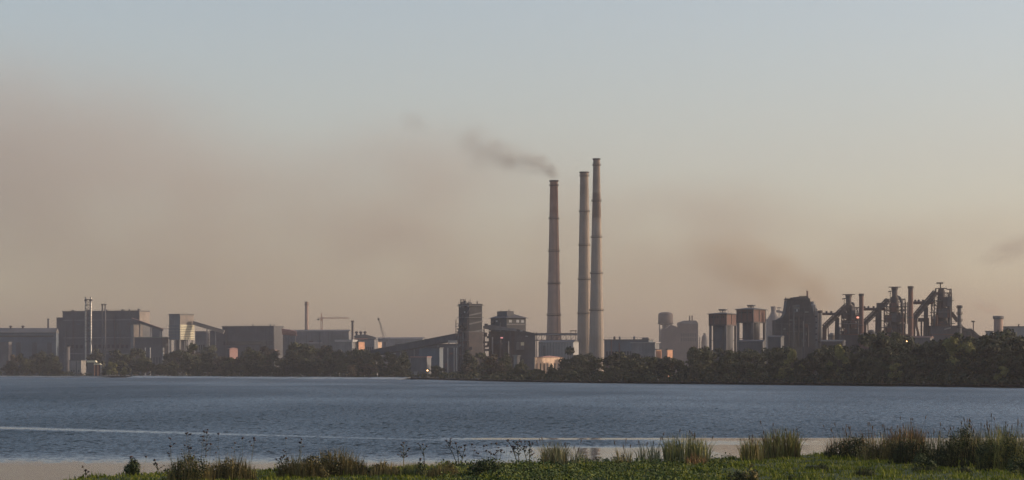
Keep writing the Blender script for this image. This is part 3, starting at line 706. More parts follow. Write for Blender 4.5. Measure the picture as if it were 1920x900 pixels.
root, l = at(940, 1720, 'crusher_house', 'dark open sided house with a sloping pale roof edge between tower and boiler house', 'building')
MB().prism([(l.x(906), l.z(616)), (l.x(969), l.z(621)), (l.x(969), l.z(616.5)), (l.x(920), l.z(609)), (l.x(906), l.z(611))], -1, 13).build('roof', M['steel_grey'], root)
fbox(l, root, 'wall', M['rust_dark'], 918, 968, 621.2, None, 3, 12.5)
for c in (907.5, 917.5, 945, 957, 966.5): fbox(l, root, 'column', M['steel_dark'], c-1.2, c+1.2, 617 if c < 912 else 621.2, None, -.6, .5)
fbox(l, root, 'floor_slab', M['steel_dark'], 905, 969, 640, 643, -.8, 2.98)
fbox(l, root, 'beacon', M['lamp_pink'], 938.5, 943, 632.6, 634.2, 2.6, 2.98)
r_ = random.Random(5)
for k in range(16):
    c = r_.uniform(906, 962); y = r_.uniform(622, 655); fbox(l, root, 'hung_panel', r_.choice((M['steel_dark'], M['rust_dark'], M['steel_grey'], M['roof'])), c, c+r_.uniform(3, 9), y, y+r_.uniform(2, 8), -.9-.05*k, .2)
for k in range(5): MB().bar((l.x(907+k*12), -1.4, l.z(655)), (l.x(919+k*12), -1.4, l.z(640)), .4).build('brace', M['rust_dark'], root)
for k in range(4): c = 908+k*15; MB().tube((l.x(c), -2.2, 0), (l.x(c), -2.2, l.z(628+k*4)), .6).build('riser_pipe', M['steel_grey'] if k % 2 else M['rust_dark'], root)
MB().lathe([(1.4, l.z(612)), (1.4, l.z(607)), (1.0, l.z(606.5))], 10, l.x(912), 4).build('roof_vent', M['steel_dark'], root)
root, l = at(985, 1740, 'precipitator', 'dark stepped block with a falling roof line left of the smoking chimney', 'building')
fbox(l, root, 'wall', M['steel_dark'], 968, 1004, 626, None, 0, 14)
MB().prism([(l.x(966), l.z(626)), (l.x(1008), l.z(628.5)), (l.x(1008), l.z(626)), (l.x(986), l.z(621)), (l.x(966), l.z(616))], -.8, 15).build('roof', M['roof'], root)
for a, b_, y in ((975, 980, 619.5), (985, 990, 629.5)): fbox(l, root, 'window', M['glass'], a, b_, y, y+1.8, -.9 if y < 625 else -.1, -.81 if y < 625 else -.01)
fbox(l, root, 'duct', M['steel_grey'], 955, 983, 641, 656, -6, -.1)
fbox(l, root, 'hopper', M['steel_pale'], 961, 968, 656.2, 664, -5, -1)
MB().prism_x([(-6.6, l.z(648)), (-6.1, l.z(648)), (-6.1, l.z(642)), (-6.6, l.z(642))], l.x(976.5), l.x(982.5)).build('sunlit_patch', M['yellow'], root)  # bright sunlit spot painted as a pale yellow panel on the duct
for c in (1001, 1006): MB().bar((l.x(c), 2, 0), (l.x(c), 2, l.z(622)), .5).build('column', M['steel_dark'], root)

root, l = at(1045, 1840, 'pipe_rack', 'steel rack of pipes crossing in front of the chimney bases', 'pipe rack')
for y in (625.5, 638): MB().bar((l.x(1003), 0, l.z(y)), (l.x(1082), 0, l.z(y)), .8, .8).build('beam', M['rust_dark'], root)
for i in range(9):
    c = 1006 + i*9.2; MB().bar((l.x(c), 0, 0), (l.x(c), 0, l.z(624 if i not in (7, 8) else 619)), .5).build('post', M['rust_dark'], root)
b = MB()
for i in range(8): b.bar((l.x(1006+i*9.2), .3, l.z(638)), (l.x(1015.2+i*9.2), .3, l.z(625.5)), .25)
b.build('bracing', M['rust_dark'], root)
MB().tube((l.x(1003), -1, l.z(627.5)), (l.x(1082), -1, l.z(627.5)), .6).build('pipe', M['steel_grey'], root)
MB().box(l.x(1069), l.x(1081), -1.2, 1.2, l.z(621), l.z(619.6)).build('walkway', M['rust_dark'], root)
root, Ln, Wd, h = corner('white_hall', 'white panelled hall with a sunlit end wall at the foot of chimneys', 'building', 1010, 1075, 1085, 641.5, 1760, 22, M['white'], M['roof_grey'], pitch=1.6, eave=.3)
for i in range(12): MB().box(-Ln + Ln*i/12 + .2, -Ln + Ln*i/12 + .45, -.25, -.01, .2, h-.2).build('pilaster', M['steel_grey'], root)
MB().box(-Ln*.86, -Ln*.80, -.3, -.01, h*.2, h*.9).build('pale_panel', M['steel_grey'], root)
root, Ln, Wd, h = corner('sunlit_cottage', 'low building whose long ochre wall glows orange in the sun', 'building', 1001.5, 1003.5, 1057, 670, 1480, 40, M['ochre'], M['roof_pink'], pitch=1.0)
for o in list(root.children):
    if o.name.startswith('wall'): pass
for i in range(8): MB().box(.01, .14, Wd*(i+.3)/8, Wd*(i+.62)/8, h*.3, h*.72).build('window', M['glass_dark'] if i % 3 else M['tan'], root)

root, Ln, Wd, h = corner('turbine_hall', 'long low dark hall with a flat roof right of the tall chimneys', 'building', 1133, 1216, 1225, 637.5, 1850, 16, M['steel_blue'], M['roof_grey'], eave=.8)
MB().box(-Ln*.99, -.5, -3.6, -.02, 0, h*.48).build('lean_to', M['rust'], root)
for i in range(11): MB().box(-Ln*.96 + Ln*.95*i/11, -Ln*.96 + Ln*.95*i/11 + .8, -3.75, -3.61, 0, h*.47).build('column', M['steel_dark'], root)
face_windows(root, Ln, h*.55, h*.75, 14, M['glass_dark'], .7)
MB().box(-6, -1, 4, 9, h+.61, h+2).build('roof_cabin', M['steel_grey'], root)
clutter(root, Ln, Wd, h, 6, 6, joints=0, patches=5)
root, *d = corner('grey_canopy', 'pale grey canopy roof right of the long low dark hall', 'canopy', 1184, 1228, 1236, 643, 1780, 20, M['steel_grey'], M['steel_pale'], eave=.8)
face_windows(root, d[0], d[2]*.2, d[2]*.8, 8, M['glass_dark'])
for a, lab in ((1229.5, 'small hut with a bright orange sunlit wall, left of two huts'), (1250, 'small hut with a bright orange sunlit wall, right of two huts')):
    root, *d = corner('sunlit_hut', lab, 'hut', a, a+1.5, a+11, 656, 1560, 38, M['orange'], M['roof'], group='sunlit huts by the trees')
    MB().box(.01, .12, d[1]*.35, d[1]*.6, .1, d[2]*.62).build('door', M['rust_dark'], root)
M['coke'] = mat('brown_concrete', (.12,.092,.082), .9, .3, .05, streak=.4)
# ------------------------------------------------------------ right: water tower, bunkers, blast furnaces
root, l = at(1248, 3300, 'water_tower', 'hazy domed water tower on thin legs beside a grey block', 'water tower')
r = 14*l.k
MB().lathe([(r*.75, l.z(609)), (r, l.z(607)), (r, l.z(590)), (r*.93, l.z(588)), (r*.6, l.z(585.6)), (0.1, l.z(585))], 24).build('tank', M['coke'], root, smooth=True)
MB().lathe([(r*1.02, l.z(607.2)), (r*1.12, l.z(607)), (r*1.12, l.z(606)), (r*1.02, l.z(606))], 24, cap=False).build('walkway', M['rust_dark'], root)
for i in range(8):
    a = 2*pi*(i+.5)/8; MB().bar((r*.92*cos(a), r*.92*sin(a), 0), (r*.88*cos(a), r*.88*sin(a), l.z(606.5)), .9).build('leg', M['conc_dark'], root)
MB().lathe([(r*.25, 0), (r*.25, l.z(608))], 12).build('riser_pipe', M['conc_dark'], root)
for y in (617, 632): MB().lathe([(r*.86, l.z(y)-.4), (r*.93, l.z(y)-.4), (r*.93, l.z(y)+.4), (r*.86, l.z(y)+.4)], 16, cap=False).build('ring_beam', M['conc_dark'], root)
root, l = at(1285, 3250, 'coke_battery', 'hazy stepped grey block with twin vent stacks right of water tower', 'building')
MB().prism([(l.x(1240), 0), (l.x(1308), 0), (l.x(1309), l.z(606)), (l.x(1306), l.z(602)), (l.x(1274), l.z(604)), (l.x(1274), l.z(617)), (l.x(1268), l.z(612)), (l.x(1258), l.z(609)), (l.x(1250), l.z(616)), (l.x(1240), l.z(618))], 0, 45).build('wall', M['coke'], root)
MB().prism([(l.x(1273), l.z(606)), (l.x(1309.5), l.z(608)), (l.x(1304), l.z(601)), (l.x(1282), l.z(601))], -.8, 46).build('roof', M['roof_grey'], root)
for c in (1293.2, 1297.8): MB().lathe([(.9, l.z(602)), (.9, l.z(592.5)), (1.2, l.z(592)), (1.2, l.z(591.5))], 10, l.x(c, 8), 8).build('vent_stack', M['rust_dark'], root)
for c in (1305.5, ): MB().bar((l.x(1309), -1.5, 0), (l.x(1308), -1.5, l.z(607)), .8).build('column', M['conc_dark'], root)
face_windows(root, 1, l.z(640), l.z(622), 9, M['glass_dark'], .5, 2, x0=l.x(1276), x1=l.x(1306))
root, l = at(1321, 3300, 'distant_furnace', 'tiny hazy furnace head seen between grey block and first bunker', 'furnace')
MB().lathe([(5, 0), (4.4, l.z(640)), (3.2, l.z(630)), (1.4, l.z(627)), (1.4, l.z(624.5))], 12).build('shaft', M['conc_dark'], root)
MB().bar((l.x(1326), 0, l.z(640)), (l.x(1322), 0, l.z(625)), 1.4).bar((l.x(1312), 0, 0), (l.x(1312), 0, l.z(632)), 1.2).build('downcomer', M['conc_dark'], root)

def bunker(label, xl, xc, xr, ye, yh, yr, vent, xs, Y):
    """square storage bunker: brick box on a narrower drum, legs at its corners, vent hood on the roof"""
    th = 30
    root, Ln, Wd, h = corner('storage_bunker', label, 'bunker', xl, xc, xr, ye, Y, th, M['brick'], None, group='brick bunkers on legs', yb=yh)
    z0 = wz(yh, Y) - G0; e = 1.1; rz = (ye - yr) * Y / F
    MB().add([(-Ln-e,-e,h+.01),(e,-e,h+.01),(e,Wd+e,h+.01),(-Ln-e,Wd+e,h+.01),(-Ln-e,-e,h+.45),(e,-e,h+.45),(e,Wd+e,h+.45),(-Ln-e,Wd+e,h+.45),(-Ln*.5,Wd*.5,h+.4+rz)],
             [(3,2,1,0),(0,1,5,4),(1,2,6,5),(2,3,7,6),(3,0,4,7),(4,5,8),(5,6,8),(6,7,8),(7,4,8)]).build('roof', M['roof'], root)
    va, vb, vy = vent; kk = Y/F; vw = (vb-va)*kk/2; zt = wz(vy, Y) - G0
    v = MB().box(-Ln*.5-vw*.8, -Ln*.5+vw*.8, Wd*.5-vw*.5, Wd*.5+vw*.5, zt-.9, zt).build('vent_hood', M['roof'], root)
    for sx in (-.55, -.1, .1, .55):
        MB().bar((-Ln*.5+vw*sx, Wd*.5-.4, h+.4), (-Ln*.5+vw*sx, Wd*.5-.4, zt-.88), .35).build('vent_post', M['roof'], root)
    for x in (-Ln, -Ln*.72, -Ln*.36, 0):
        MB().box(x-.35, x+.35, -.3, -.01, z0+.05, h-.05).build('pilaster', M['rust_dark'], root)
    for y in (.0, .5, 1.0): MB().box(.01, .3, Wd*y-.35, Wd*y+.35, z0+.05, h-.05).build('pilaster', M['rust_dark'], root)
    MB().box(-Ln-.4, .4, -.4, Wd+.4, z0-.8, z0-.01).build('ring_beam', M['rust_dark'], root)
    cr = (xs[1]-xs[0])*kk*.5
    MB().lathe([(cr, 0), (cr, z0-3), (cr*1.02, z0-.82)], 20, -Ln*.5, Wd*.5).build('drum', M['steel_dark'], root)
    for x, y in ((-Ln+.5, .5), (-.5, .5), (-Ln+.5, Wd-.5), (-.5, Wd-.5)):
        MB().bar((x, y, 0), (x, y, z0-.8), 1.3, 1.3).build('leg', M['conc_dark'], root)
        for f in (.35, .7): MB().bar((x, y, z0*f), (-Ln*.5, Wd*.5, z0*f), .35).build('strut', M['rust_dark'], root)
    face_windows(root, Ln, h-2.2, h-1.0, 5, M['glass_dark'], .5)
    return root
bunker('reddish brick bunker on tall legs with flat vent hood, nearer the water tower', 1330, 1362, 1381, 589, 608, 586, (1346, 1364, 579), (1337, 1375), 1540)
bunker('darker brick bunker on tall legs with flat vent hood, nearer the dark block', 1382, 1412, 1435, 580.5, 602.5, 576.5, (1400, 1417, 571), (1388, 1421), 1470)

root, l = at(1450, 3000, 'distant_silo', 'hazy cup topped silo with small mast behind the dark block', 'silo')
MB().lathe([(8.5, 0), (8.5, l.z(600)), (3.6, l.z(588)), (2.6, l.z(584)), (3.3, l.z(577)), (3.4, l.z(574.5)), (2.6, l.z(574.5))], 18).build('shaft', M['conc_dark'], root)
MB().box(l.x(1438), l.x(1465), 5, 30, 0, l.z(598)).build('base_block', M['conc'], root)
MB().bar((l.x(1461), 2, l.z(598)), (l.x(1461), 2, l.z(576.5)), .8).bar((l.x(1457), 2, l.z(577)), (l.x(1465), 2, l.z(577)), 1.2).bar((l.x(1456), 2, l.z(583)), (l.x(1468), 2, l.z(586)), 3).build('mast', M['steel_grey'], root)

# the large dark block with the swept shoulder
root, l = at(1490, 1450, 'sinter_building', 'massive dark block with a curved left shoulder and mast on the roof', 'building')
sh = [(1453, 655), (1529, 655), (1529, 600), (1519, 563), (1517.5, 560), (1476, 562.5), (1474.5, 575), (1472, 588), (1468, 594), (1461, 597.5), (1453.5, 600)]
pl = [(l.x(a), 0 if b == 655 else l.z(b)) for a, b in sh]
MB().prism(pl, 0, 16).build('wall', mat('dark_sinter_wall', (.062,.064,.068), .8, .35, .12, streak=.6), root)
fbox(l, root, 'roof', M['roof'], 1475.5, 1519.5, 559.2, 561.2, -.6, 16.6)
fbox(l, root, 'roof_cabin', M['steel_dark'], 1489, 1516, 556.8, 559.1, 3, 13)
fbox(l, root, 'roof_canopy', M['roof_grey'], 1500, 1515.5, 554.6, 555.8, 3, 10)
for c in (1501.5, 1507, 1512): MB().bar((l.x(c), 4, l.z(557)), (l.x(c), 4, l.z(555.7)), .3).build('post', M['rust_dark'], root)
MB().lathe([(.55, l.z(561)), (.5, l.z(546)), (.75, l.z(546)), (.75, l.z(544.6))], 10, l.x(1513.7, 8), 8).build('mast', M['rust'], root)
MB().bar((l.x(1473.5), 1, l.z(566)), (l.x(1473.5), 1, l.z(557)), .55).build('mast', M['rust_dark'], root)
MB().lathe([(1.0, l.z(560)), (1.2, l.z(557.6)), (.8, l.z(557.2))], 10, l.x(1485, 6), 6).build('roof_vent', M['rust_dark'], root)
for y in (575, 590, 606, 621): fbox(l, root, 'ledge', M['steel_dark'], 1474 if y < 593 else 1453.5, 1521, y, y+1.1, -.35, -.01)
for c in (1466, 1487, 1508): fbox(l, root, 'pilaster', M['steel_dark'], c-1, c+1, 607.2 if c < 1470 else 576.2, None, -.3, -.01)
fbox(l, root, 'doorway', M['glass_dark'], 1478, 1503, 623, None, -.12, -.01)
r_ = random.Random(9)
for k in range(26):
    c = r_.uniform(1456, 1514); y = r_.uniform(568 if c > 1477 else 604, 645); fbox(l, root, 'patched_sheet', r_.choice((M['steel_grey'], M['rust_dark'], M['steel_blue'], M['roof_grey'], M['rust'])), c, c+r_.uniform(2, 9), y, y+r_.uniform(2, 8), -.05-.002*k, -.005)
for k in range(5): c = 1479+k*9; MB().tube((l.x(c), -.7, l.z(650)), (l.x(c), -.7, l.z(575+k*9)), .35).build('downpipe', M['steel_grey'] if k % 2 else M['rust_dark'], root)
for y in (580, 595, 611):
    for k in range(5): fbox(l, root, 'window', M['glass_dark'], 1490 + k*3.2, 1492 + k*3.2, y, y+4, -.1, -.01)
fbox(l, root, 'window', M['glass'], 1493, 1496, 580, 584, -.13, -.101)
root, l = at(1530, 1500, 'gas_cleaner', 'slim grey gas cleaning block between dark block and furnace stack', 'building')
fbox(l, root, 'wall', M['steel_grey'], 1519, 1534, 583, None, 0, 10)
MB().lathe([(2.4, l.z(583.2)), (2.4, l.z(572)), (1.2, l.z(569)), (1.2, l.z(565))], 12, l.x(1523.5, 4), 4).build('cyclone', M['steel_grey'], root)
MB().tube((l.x(1524), 3, l.z(568)), (l.x(1533), 3, l.z(582)), .7).build('downcomer', M['steel_grey'], root)
for i in range(5): fbox(l, root, 'window', M['glass_dark'], 1522, 1532, 592 + i*11, 595 + i*11, -.1, -.01)
MB().bar((l.x(1527), -1, 0), (l.x(1527), -1, l.z(573)), .35).bar((l.x(1521), -1, 0), (l.x(1521), -1, l.z(583)), .35).build('column', M['rust_dark'], root)

def lattice(b, x0, x1, y0, y1, z0, z1, n, t=.35):
    for x in (x0, x1):
        for y in (y0, y1): b.bar((x, y, z0), (x, y, z1), t*1.6)
    for i in range(n):
        a, c = z0 + (z1-z0)*i/n, z0 + (z1-z0)*(i+1)/n
        for y in (y0, y1):
            b.bar((x0, y, a), (x1, y, c), t); b.bar((x1, y, a), (x0, y, c), t); b.bar((x0, y, c), (x1, y, c), t)
        for x in (x0, x1): b.bar((x, y0, a), (x, y1, c), t); b.bar((x, y0, c), (x, y1, c), t)
    return b

def furnace(label, px, Y, body, top, incline, main, seed):
    """blast furnace: bellied shaft in a frame tower, throat and hood, inclined skip bridge, gas main, ducts"""
    r_ = random.Random(seed)
    root, l = at(px, Y, 'blast_furnace', label, 'blast furnace', 'blast furnaces')
    x0, x1, yt = body; hw = (l.x(x1)-l.x(x0))/2; cx_ = (l.x(x0)+l.x(x1))/2; zt = l.z(yt)
    MB().lathe([(hw*.95, 0), (hw*.95, zt*.2), (hw*1.0, zt*.42), (hw*.8, zt*.62), (hw*.5, zt*.86), (hw*.42, zt)], 20, cx_, hw).build('shaft', M['rust_dark'], root)
    lattice(MB(), cx_-hw, cx_+hw, 0, hw*2, 0, zt*.97, 7).build('frame', M['rust_dark'], root)
    for i in range(1, 8):
        z = zt*i/8 + r_.uniform(-.5, .5)
        e = r_.uniform(.3, 2.2); e2 = r_.uniform(.3, 2.2)
        p = MB().box(cx_-hw-e, cx_+hw+e2, -1.2, hw*2+1.2, z, z+.4)
        for k in range(8):
            x = cx_-hw-e + (2*hw+e+e2)*k/7; p.bar((x, -1.1, z+.4), (x, -1.1, z+1.5), .12)
        p.bar((cx_-hw-e, -1.1, z+1.5), (cx_+hw+e2, -1.1, z+1.5), .14)
        p.build('platform', M['steel_dark'] if i % 3 else M['steel_grey'], root)
    for i in range(9):                                # enclosed bays, ducts and boxes hung in the frame
        a = r_.uniform(-hw*1.0, hw*.6); z = r_.uniform(.05, .8)*zt; wd_ = r_.uniform(1.2, 3.0)
        MB().box(cx_+a, cx_+a+wd_, -1.15-r_.random()*.6, .3, z, z+r_.uniform(2, 5)).build('bay_panel', M['rust_dark'] if i % 3 else M['rust'], root)
    for i in range(4):
        a = cx_ + hw*r_.uniform(-1.1, 1.1); MB().tube((a, -1.6, 0), (a, -1.6, zt*r_.uniform(.4, .85)), .3+r_.random()*.35).build('riser_pipe', M['rust'] if i % 2 else M['steel_dark'], root)
    fbox(l, root, 'cast_house', M['steel_dark'], x0-5, x1+6, 628, None, -9, -2)
    MB().box(l.x(x0-6,-9), l.x(x1+7,-9), -9.6, -1.6, l.z(628, -9)+.01, l.z(628, -9)+.5).build('roof', M['rust'], root)
    # throat, hood and top gantry
    ta, tb, ty = top
    rr = (l.x(tb)-l.x(ta))/2; tc_ = (l.x(ta)+l.x(tb))/2; z1 = l.z(ty)
    MB().lathe([(rr, zt*.93), (rr, z1-1.6), (rr*1.15, z1-1.4), (rr*1.25, z1-.1), (rr*.8, z1)], 16, tc_, hw).build('throat', M['rust_dark'], root)
    MB().box(tc_-rr*2.1, tc_+rr*2.1, hw-1.5, hw+1.5, z1+.02, z1+.5).build('top_platform', M['rust_dark'], root)
    MB().bar((tc_-rr*2.3, hw, z1-2.6), (tc_-rr, hw, z1-2.2), .5, .7).bar((tc_-rr*1.6, hw, z1-2.4), (tc_-rr*1.6, hw, zt*.95), .35).build('hoist_beam', M['rust_dark'], root)
    for lev in range(7):                              # dark plant filling most bays of the frame
        for k in range(4):
            if r_.random() < .30 + .12*(lev == 6): continue
            a = cx_-hw + hw*2*k/4; z = zt*(.06 + .88*lev/7)
            MB().box(a+.02, a+hw*.5-.02, -.6-r_.random()*.5, hw*1.6, z+.02, z+zt*.88/7*r_.uniform(.55, .97)).build('bay_plant', r_.choice((M['rust_dark'], M['rust_dark'], M['steel_dark'], M['rust'], M['roof'])), root)
    for sx in (1,):                                   # uptake that bends over into the downcomer
        o_ = r_.uniform(.55, .95)
        pts = [(tc_+rr*.6, z1-4.5-seed*.1), (tc_+rr*1.8, z1-5.2-seed*.12), (tc_+hw*o_, z1-8.5-seed*.1), (tc_+hw*(o_+.12), zt*.62), (tc_+hw*(o_+.3), zt*.35)]
        b = MB()
        for p, q in zip(pts, pts[1:]): b.tube((p[0], hw, p[1]), (q[0], hw, q[1]), .8, 10)
        b.build('downcomer', M['steel_dark'], root)
    # skip bridge
    (ax, ay), (bx, by), tk = incline
    A = Vector((l.x(ax), hw, l.z(ay))); B = Vector((l.x(bx), hw, l.z(by))); t = tk*l.k
    MB().bar(A, B, 3.4, t*.55).build('skip_bridge', M['rust_dark'], root)
    n = (B-A).normalized(); up = Vector((-n.z, 0, n.x)); up = up if up.z > 0 else -up
    b = MB()
    for s in (-1.9, 1.9):
        b.bar(A + up*t*.5 + Vector((0,s,0)), B + up*t*.5 + Vector((0,s,0)), .4); b.bar(A - up*t*.5 + Vector((0,s,0)), B - up*t*.5 + Vector((0,s,0)), .4)
        for i in range(10):
            p, q = A.lerp(B, i/10), A.lerp(B, (i+1)/10)
            b.bar(p - up*t*.5 + Vector((0,s,0)), q + up*t*.5 + Vector((0,s,0)), .3); b.bar(q - up*t*.5 + Vector((0,s,0)), q + up*t*.5 + Vector((0,s,0)), .3)
    b.build('bridge_truss', M['rust_dark'], root)
    MB().bar(B, (B.x-.8, hw, 0), 1.8, 3.2).bar((B.x+2.5, hw, B.z+1), (B.x+3.6, hw, 0), .6, .6).bar((B.x-.6, hw, B.z*.7), (B.x+3.2, hw, B.z*.7), .4).build('bridge_leg', M['rust'], root)
    m_ = A.lerp(B, .5); MB().bar(m_ - up*t*.5, (m_.x, hw, 0), .8, 2.5).build('bridge_leg', M['steel_dark'], root)
    # gas main with its valves
    g0, g1, gy, gt = main
    MB().tube((l.x(g0), hw+3, l.z(gy)), (l.x(g1), hw+3, l.z(gy)), gt*l.k/2, 12).build('gas_main', M['rust'], root)
    for f in (.2, .35, .55, .8):
        x = l.x(g0 + (g1-g0)*f); MB().lathe([(.5, l.z(gy)+gt*l.k*.4), (.8, l.z(gy)+gt*l.k*.5+.6), (.3, l.z(gy)+gt*l.k*.5+1.1)], 8, x, hw+3).build('valve', M['rust_dark'], root)
    return root, l

r1, l = furnace('blast furnace with a thick capped throat, beside the massive dark block', 1597, 1520, (1582, 1611, 572), (1588, 1598.5, 552.5), ((1590, 572), (1547, 613), 9), (1541, 1600, 588, 5), 3)
MB().lathe([(.1, 0), (.8, .2), (.8, .9), (.1, 1.1)], 12).build('furnace_glow', M['glow_red'], r1).location = (l.x(1607.5), -2.2, l.z(597))  # small red glow of the furnace, built as an emissive disc
r2, l = furnace('middle blast furnace, with wide flat cap on its throat', 1680, 1500, (1663, 1697, 556), (1675, 1685.5, 538.5), ((1668, 562), (1622, 606), 9), (1615, 1664, 579, 5.4), 8)
fbox(l, r2, 'hopper_house', M['rust_dark'], 1646, 1655, 568, 580, 2, 8); fbox(l, r2, 'hopper_leg', M['rust_dark'], 1647, 1653, 580.2, None, 3, 6)
MB().box(l.x(1641), l.x(1657), 1, 9, l.z(602), l.z(600.6)).build('platform', M['rust_dark'], r2)
for c in (1699, 1702.5): MB().bar((l.x(c), 2, l.z(607)), (l.x(c), 2, l.z(566)), .5).build('column', M['rust_dark'], r2)
for y in (569, 575, 581, 588): MB().bar((l.x(1694), 2, l.z(y)), (l.x(1703), 2, l.z(y)), .35).build('cross_beam', M['rust_dark'], r2)
r3, l = furnace('tallest blast furnace with a small T shaped crane on top, near the round stack', 1769, 1480, (1752, 1784, 544), (1763, 1772.5, 541), ((1757, 547), (1714, 598), 9.5), (1712, 1754, 567, 6), 14)
MB().bar((l.x(1765.5), 4, l.z(541)), (l.x(1765.5), 4, l.z(530.5)), .7).bar((l.x(1758), 4, l.z(530.3)), (l.x(1770.5), 4, l.z(530.3)), .9).bar((l.x(1769), 4, l.z(531)), (l.x(1769), 4, l.z(529)), .7).build('top_crane', M['rust_dark'], r3)
for c in (1781.5, 1784): MB().bar((l.x(c), 1, l.z(600)), (l.x(c), 1, l.z(541)), .55).build('column', M['rust_dark'], r3)
MB().bar((l.x(1756), 3, l.z(548)), (l.x(1756), 3, l.z(540.5)), .8).bar((l.x(1776), 3, l.z(542)), (l.x(1784), 3, l.z(542.5)), .6).build('gantry', M['rust_dark'], r3)
MB().bar((l.x(1784), 2, l.z(586)), (l.x(1797), 2, l.z(602)), 1.6, 2.2).build('inclined_duct', M['rust_dark'], r3)
fbox(l, r3, 'lower_house', M['steel_dark'], 1746, 1797, 612, None, -4, 10)
fbox(l, r3, 'roof', M['rust_dark'], 1745, 1798, 610.5, 611.9, -4.5, 10.5)
MB().prism([(l.x(1768), l.z(619)), (l.x(1780), l.z(616)), (l.x(1780), l.z(613.5)), (l.x(1768), l.z(616.5))], -5.2, -4.6).build('pale_chute', M['steel_pale'], r3)
fbox(l, r3, 'bin_house', M['rust_dark'], 1724, 1742, 596, 603, 4, 10)
fbox(l, r3, 'walkway', M['rust_dark'], 1728, 1754, 591.6, 592.6, 2, 4)
for c in (1727, 1740): fbox(l, r3, 'bin_leg', M['rust_dark'], c, c+2.2, 603.2, None, 5, 7)
for c in (1736, 1740): MB().bar((l.x(c), 3, l.z(592)), (l.x(c), 3, l.z(573)), .2).build('mast', M['rust_dark'], r3)
MB().bar((l.x(1715), -1, l.z(600)), (l.x(1726), -1, l.z(645)), 1.2, 1.2).build('bridge_leg', M['rust'], r3)

for px, yt, wt, Y, mm, lab in ((1538, 582, 7.5, 1510, M['conc'], 'short pale furnace stack at the left end of the gas main'),
                               (1615, 550.5, 8.5, 1490, M['rust'], 'rusty stove stack close right of the first furnace'),
                               (1707.5, 536.5, 9.5, 1460, M['rust'], 'tallest red brown stove stack between the second and third furnaces'),
                               (1799, 572.5, 7.5, 1470, M['conc_dark'], 'short ringed stack right of the tallest furnace')):
    bands = (585,) if px == 1538 else (553,) if px == 1615 else (539.5,) if px == 1707.5 else (578, 590, 603, 615)
    root, l = stack('stove_stack', lab, px, yt, Y, wt, wt+1.2, mm, bands=bands if px == 1799 else (), n=20, cap=4.5, ring=M['rust_dark'], group='stove stacks of the furnaces')
    if px != 1799: MB().lathe([(wt*l.k*.53, l.z(yt+60)), (wt*l.k*.6, l.z(yt+59.5)), (wt*l.k*.6, l.z(yt+58.5)), (wt*l.k*.53, l.z(yt+58))], 20, cap=False).build('ring', M['rust_dark'], root)

# stoves and sheds round the furnaces
for i, (px, yt, wd_, Y, mm, lab) in enumerate(((1560, 624, 14, 1560, M['tan'], 'pale domed stove under the first skip bridge, leftmost of three low ones'),
        (1574, 612, 9, 1555, M['steel_grey'], 'slim grey domed stove just left of the first furnace'),
        (1634, 618, 14, 1540, M['steel_dark'], 'dark domed stove under the second skip bridge'),
        (1740, 612, 16, 1510, M['brick'], 'reddish domed stove under the third skip bridge'))):
    root, l = at(px, Y, 'hot_stove', lab, 'stove', 'domed stoves by the furnaces'); r = wd_*l.k/2; h = l.z(yt)
    MB().lathe([(r, 0), (r, h-r*.8), (r*.86, h-r*.35), (r*.5, h-r*.08), (.1, h)], 18).build('shell', mm, root, smooth=True)
    MB().lathe([(r+.02, h-r*.9), (r+.7, h-r*.9), (r+.7, h-r*.8), (r+.02, h-r*.8)], 18, cap=False).build('walkway', M['rust_dark'], root)
    MB().tube((r*.3, -r*1.1, 0), (r*.3, -r*1.1, h*.8), .5).build('riser_pipe', M['rust'], root)
for px0, px1, yt, Y, lab, mm, rm in ((1540, 1585, 640, 1460, 'low grey shed under the first skip bridge', 'steel_dark', 'roof_grey'),
                             (1612, 1665, 628, 1470, 'low rusty shed under the second skip bridge', 'rust', 'rust_dark'),
                             (1700, 1750, 633, 1430, 'low dark shed in front of the red brown stack', 'steel_dark', 'rust'),
                             (1440, 1470, 632, 1400, 'low shed at the foot of the massive dark block', 'steel_dark', 'roof'),
                             (1385, 1436, 640, 1420, 'low block between the legs of the darker bunker', 'steel_dark', 'roof')):
    root, Ln, Wd, h = corner('service_shed', lab, 'shed', px0, px1-6, px1, yt, Y, 24, M[mm], M[rm], pitch=1.0)
    face_windows(root, Ln, h*.45, h*.7, 7, M['glass_dark'])
root, l = at(1818, 1520, 'ore_shed', 'low dark humped shed sloping down right of the ringed stack', 'shed')
hump = [(1803, 0), (1842, 0), (1840, 631), (1834, 627), (1829, 622), (1824, 618.5), (1819, 616), (1812, 616), (1806, 612), (1803, 608)]
MB().prism([(l.x(a), 0 if b == 0 else l.z(b)) for a, b in hump], 0, 14).build('wall', M['rust_dark'], root)
for a, b_ in ((1806, 1822), (1824, 1834)): MB().bar((l.x(a), -.4, l.z(619 if a < 1815 else 621)), (l.x(b_), -.4, l.z(617 if a < 1815 else 629)), .6, .9).build('roof_edge', M['roof_grey'], root)
fbox(l, root, 'opening', M['glass_dark'], 1812, 1820, 622, 628, -.1, -.01)
root, l = at(1825, 1480, 'lamp_mast', 'lamp mast with a broad head right of the ringed stack', 'lamp')
MB().bar((0, 0, 0), (0, 0, l.z(604)), .55).build('pole', M['rust_dark'], root)
MB().box(-1.1, .9, -.6, .6, l.z(604)+.01, l.z(601.5)).build('lamp_head', M['rust_dark'], root)
root, l = stack('round_stack', 'wide short concrete stack with a collar giving off faint smoke', 1872, 592.5, 1560, 17, 17.5, M['conc_warm'], n=28, cap=6, ring=M['conc_dark'], bands=())
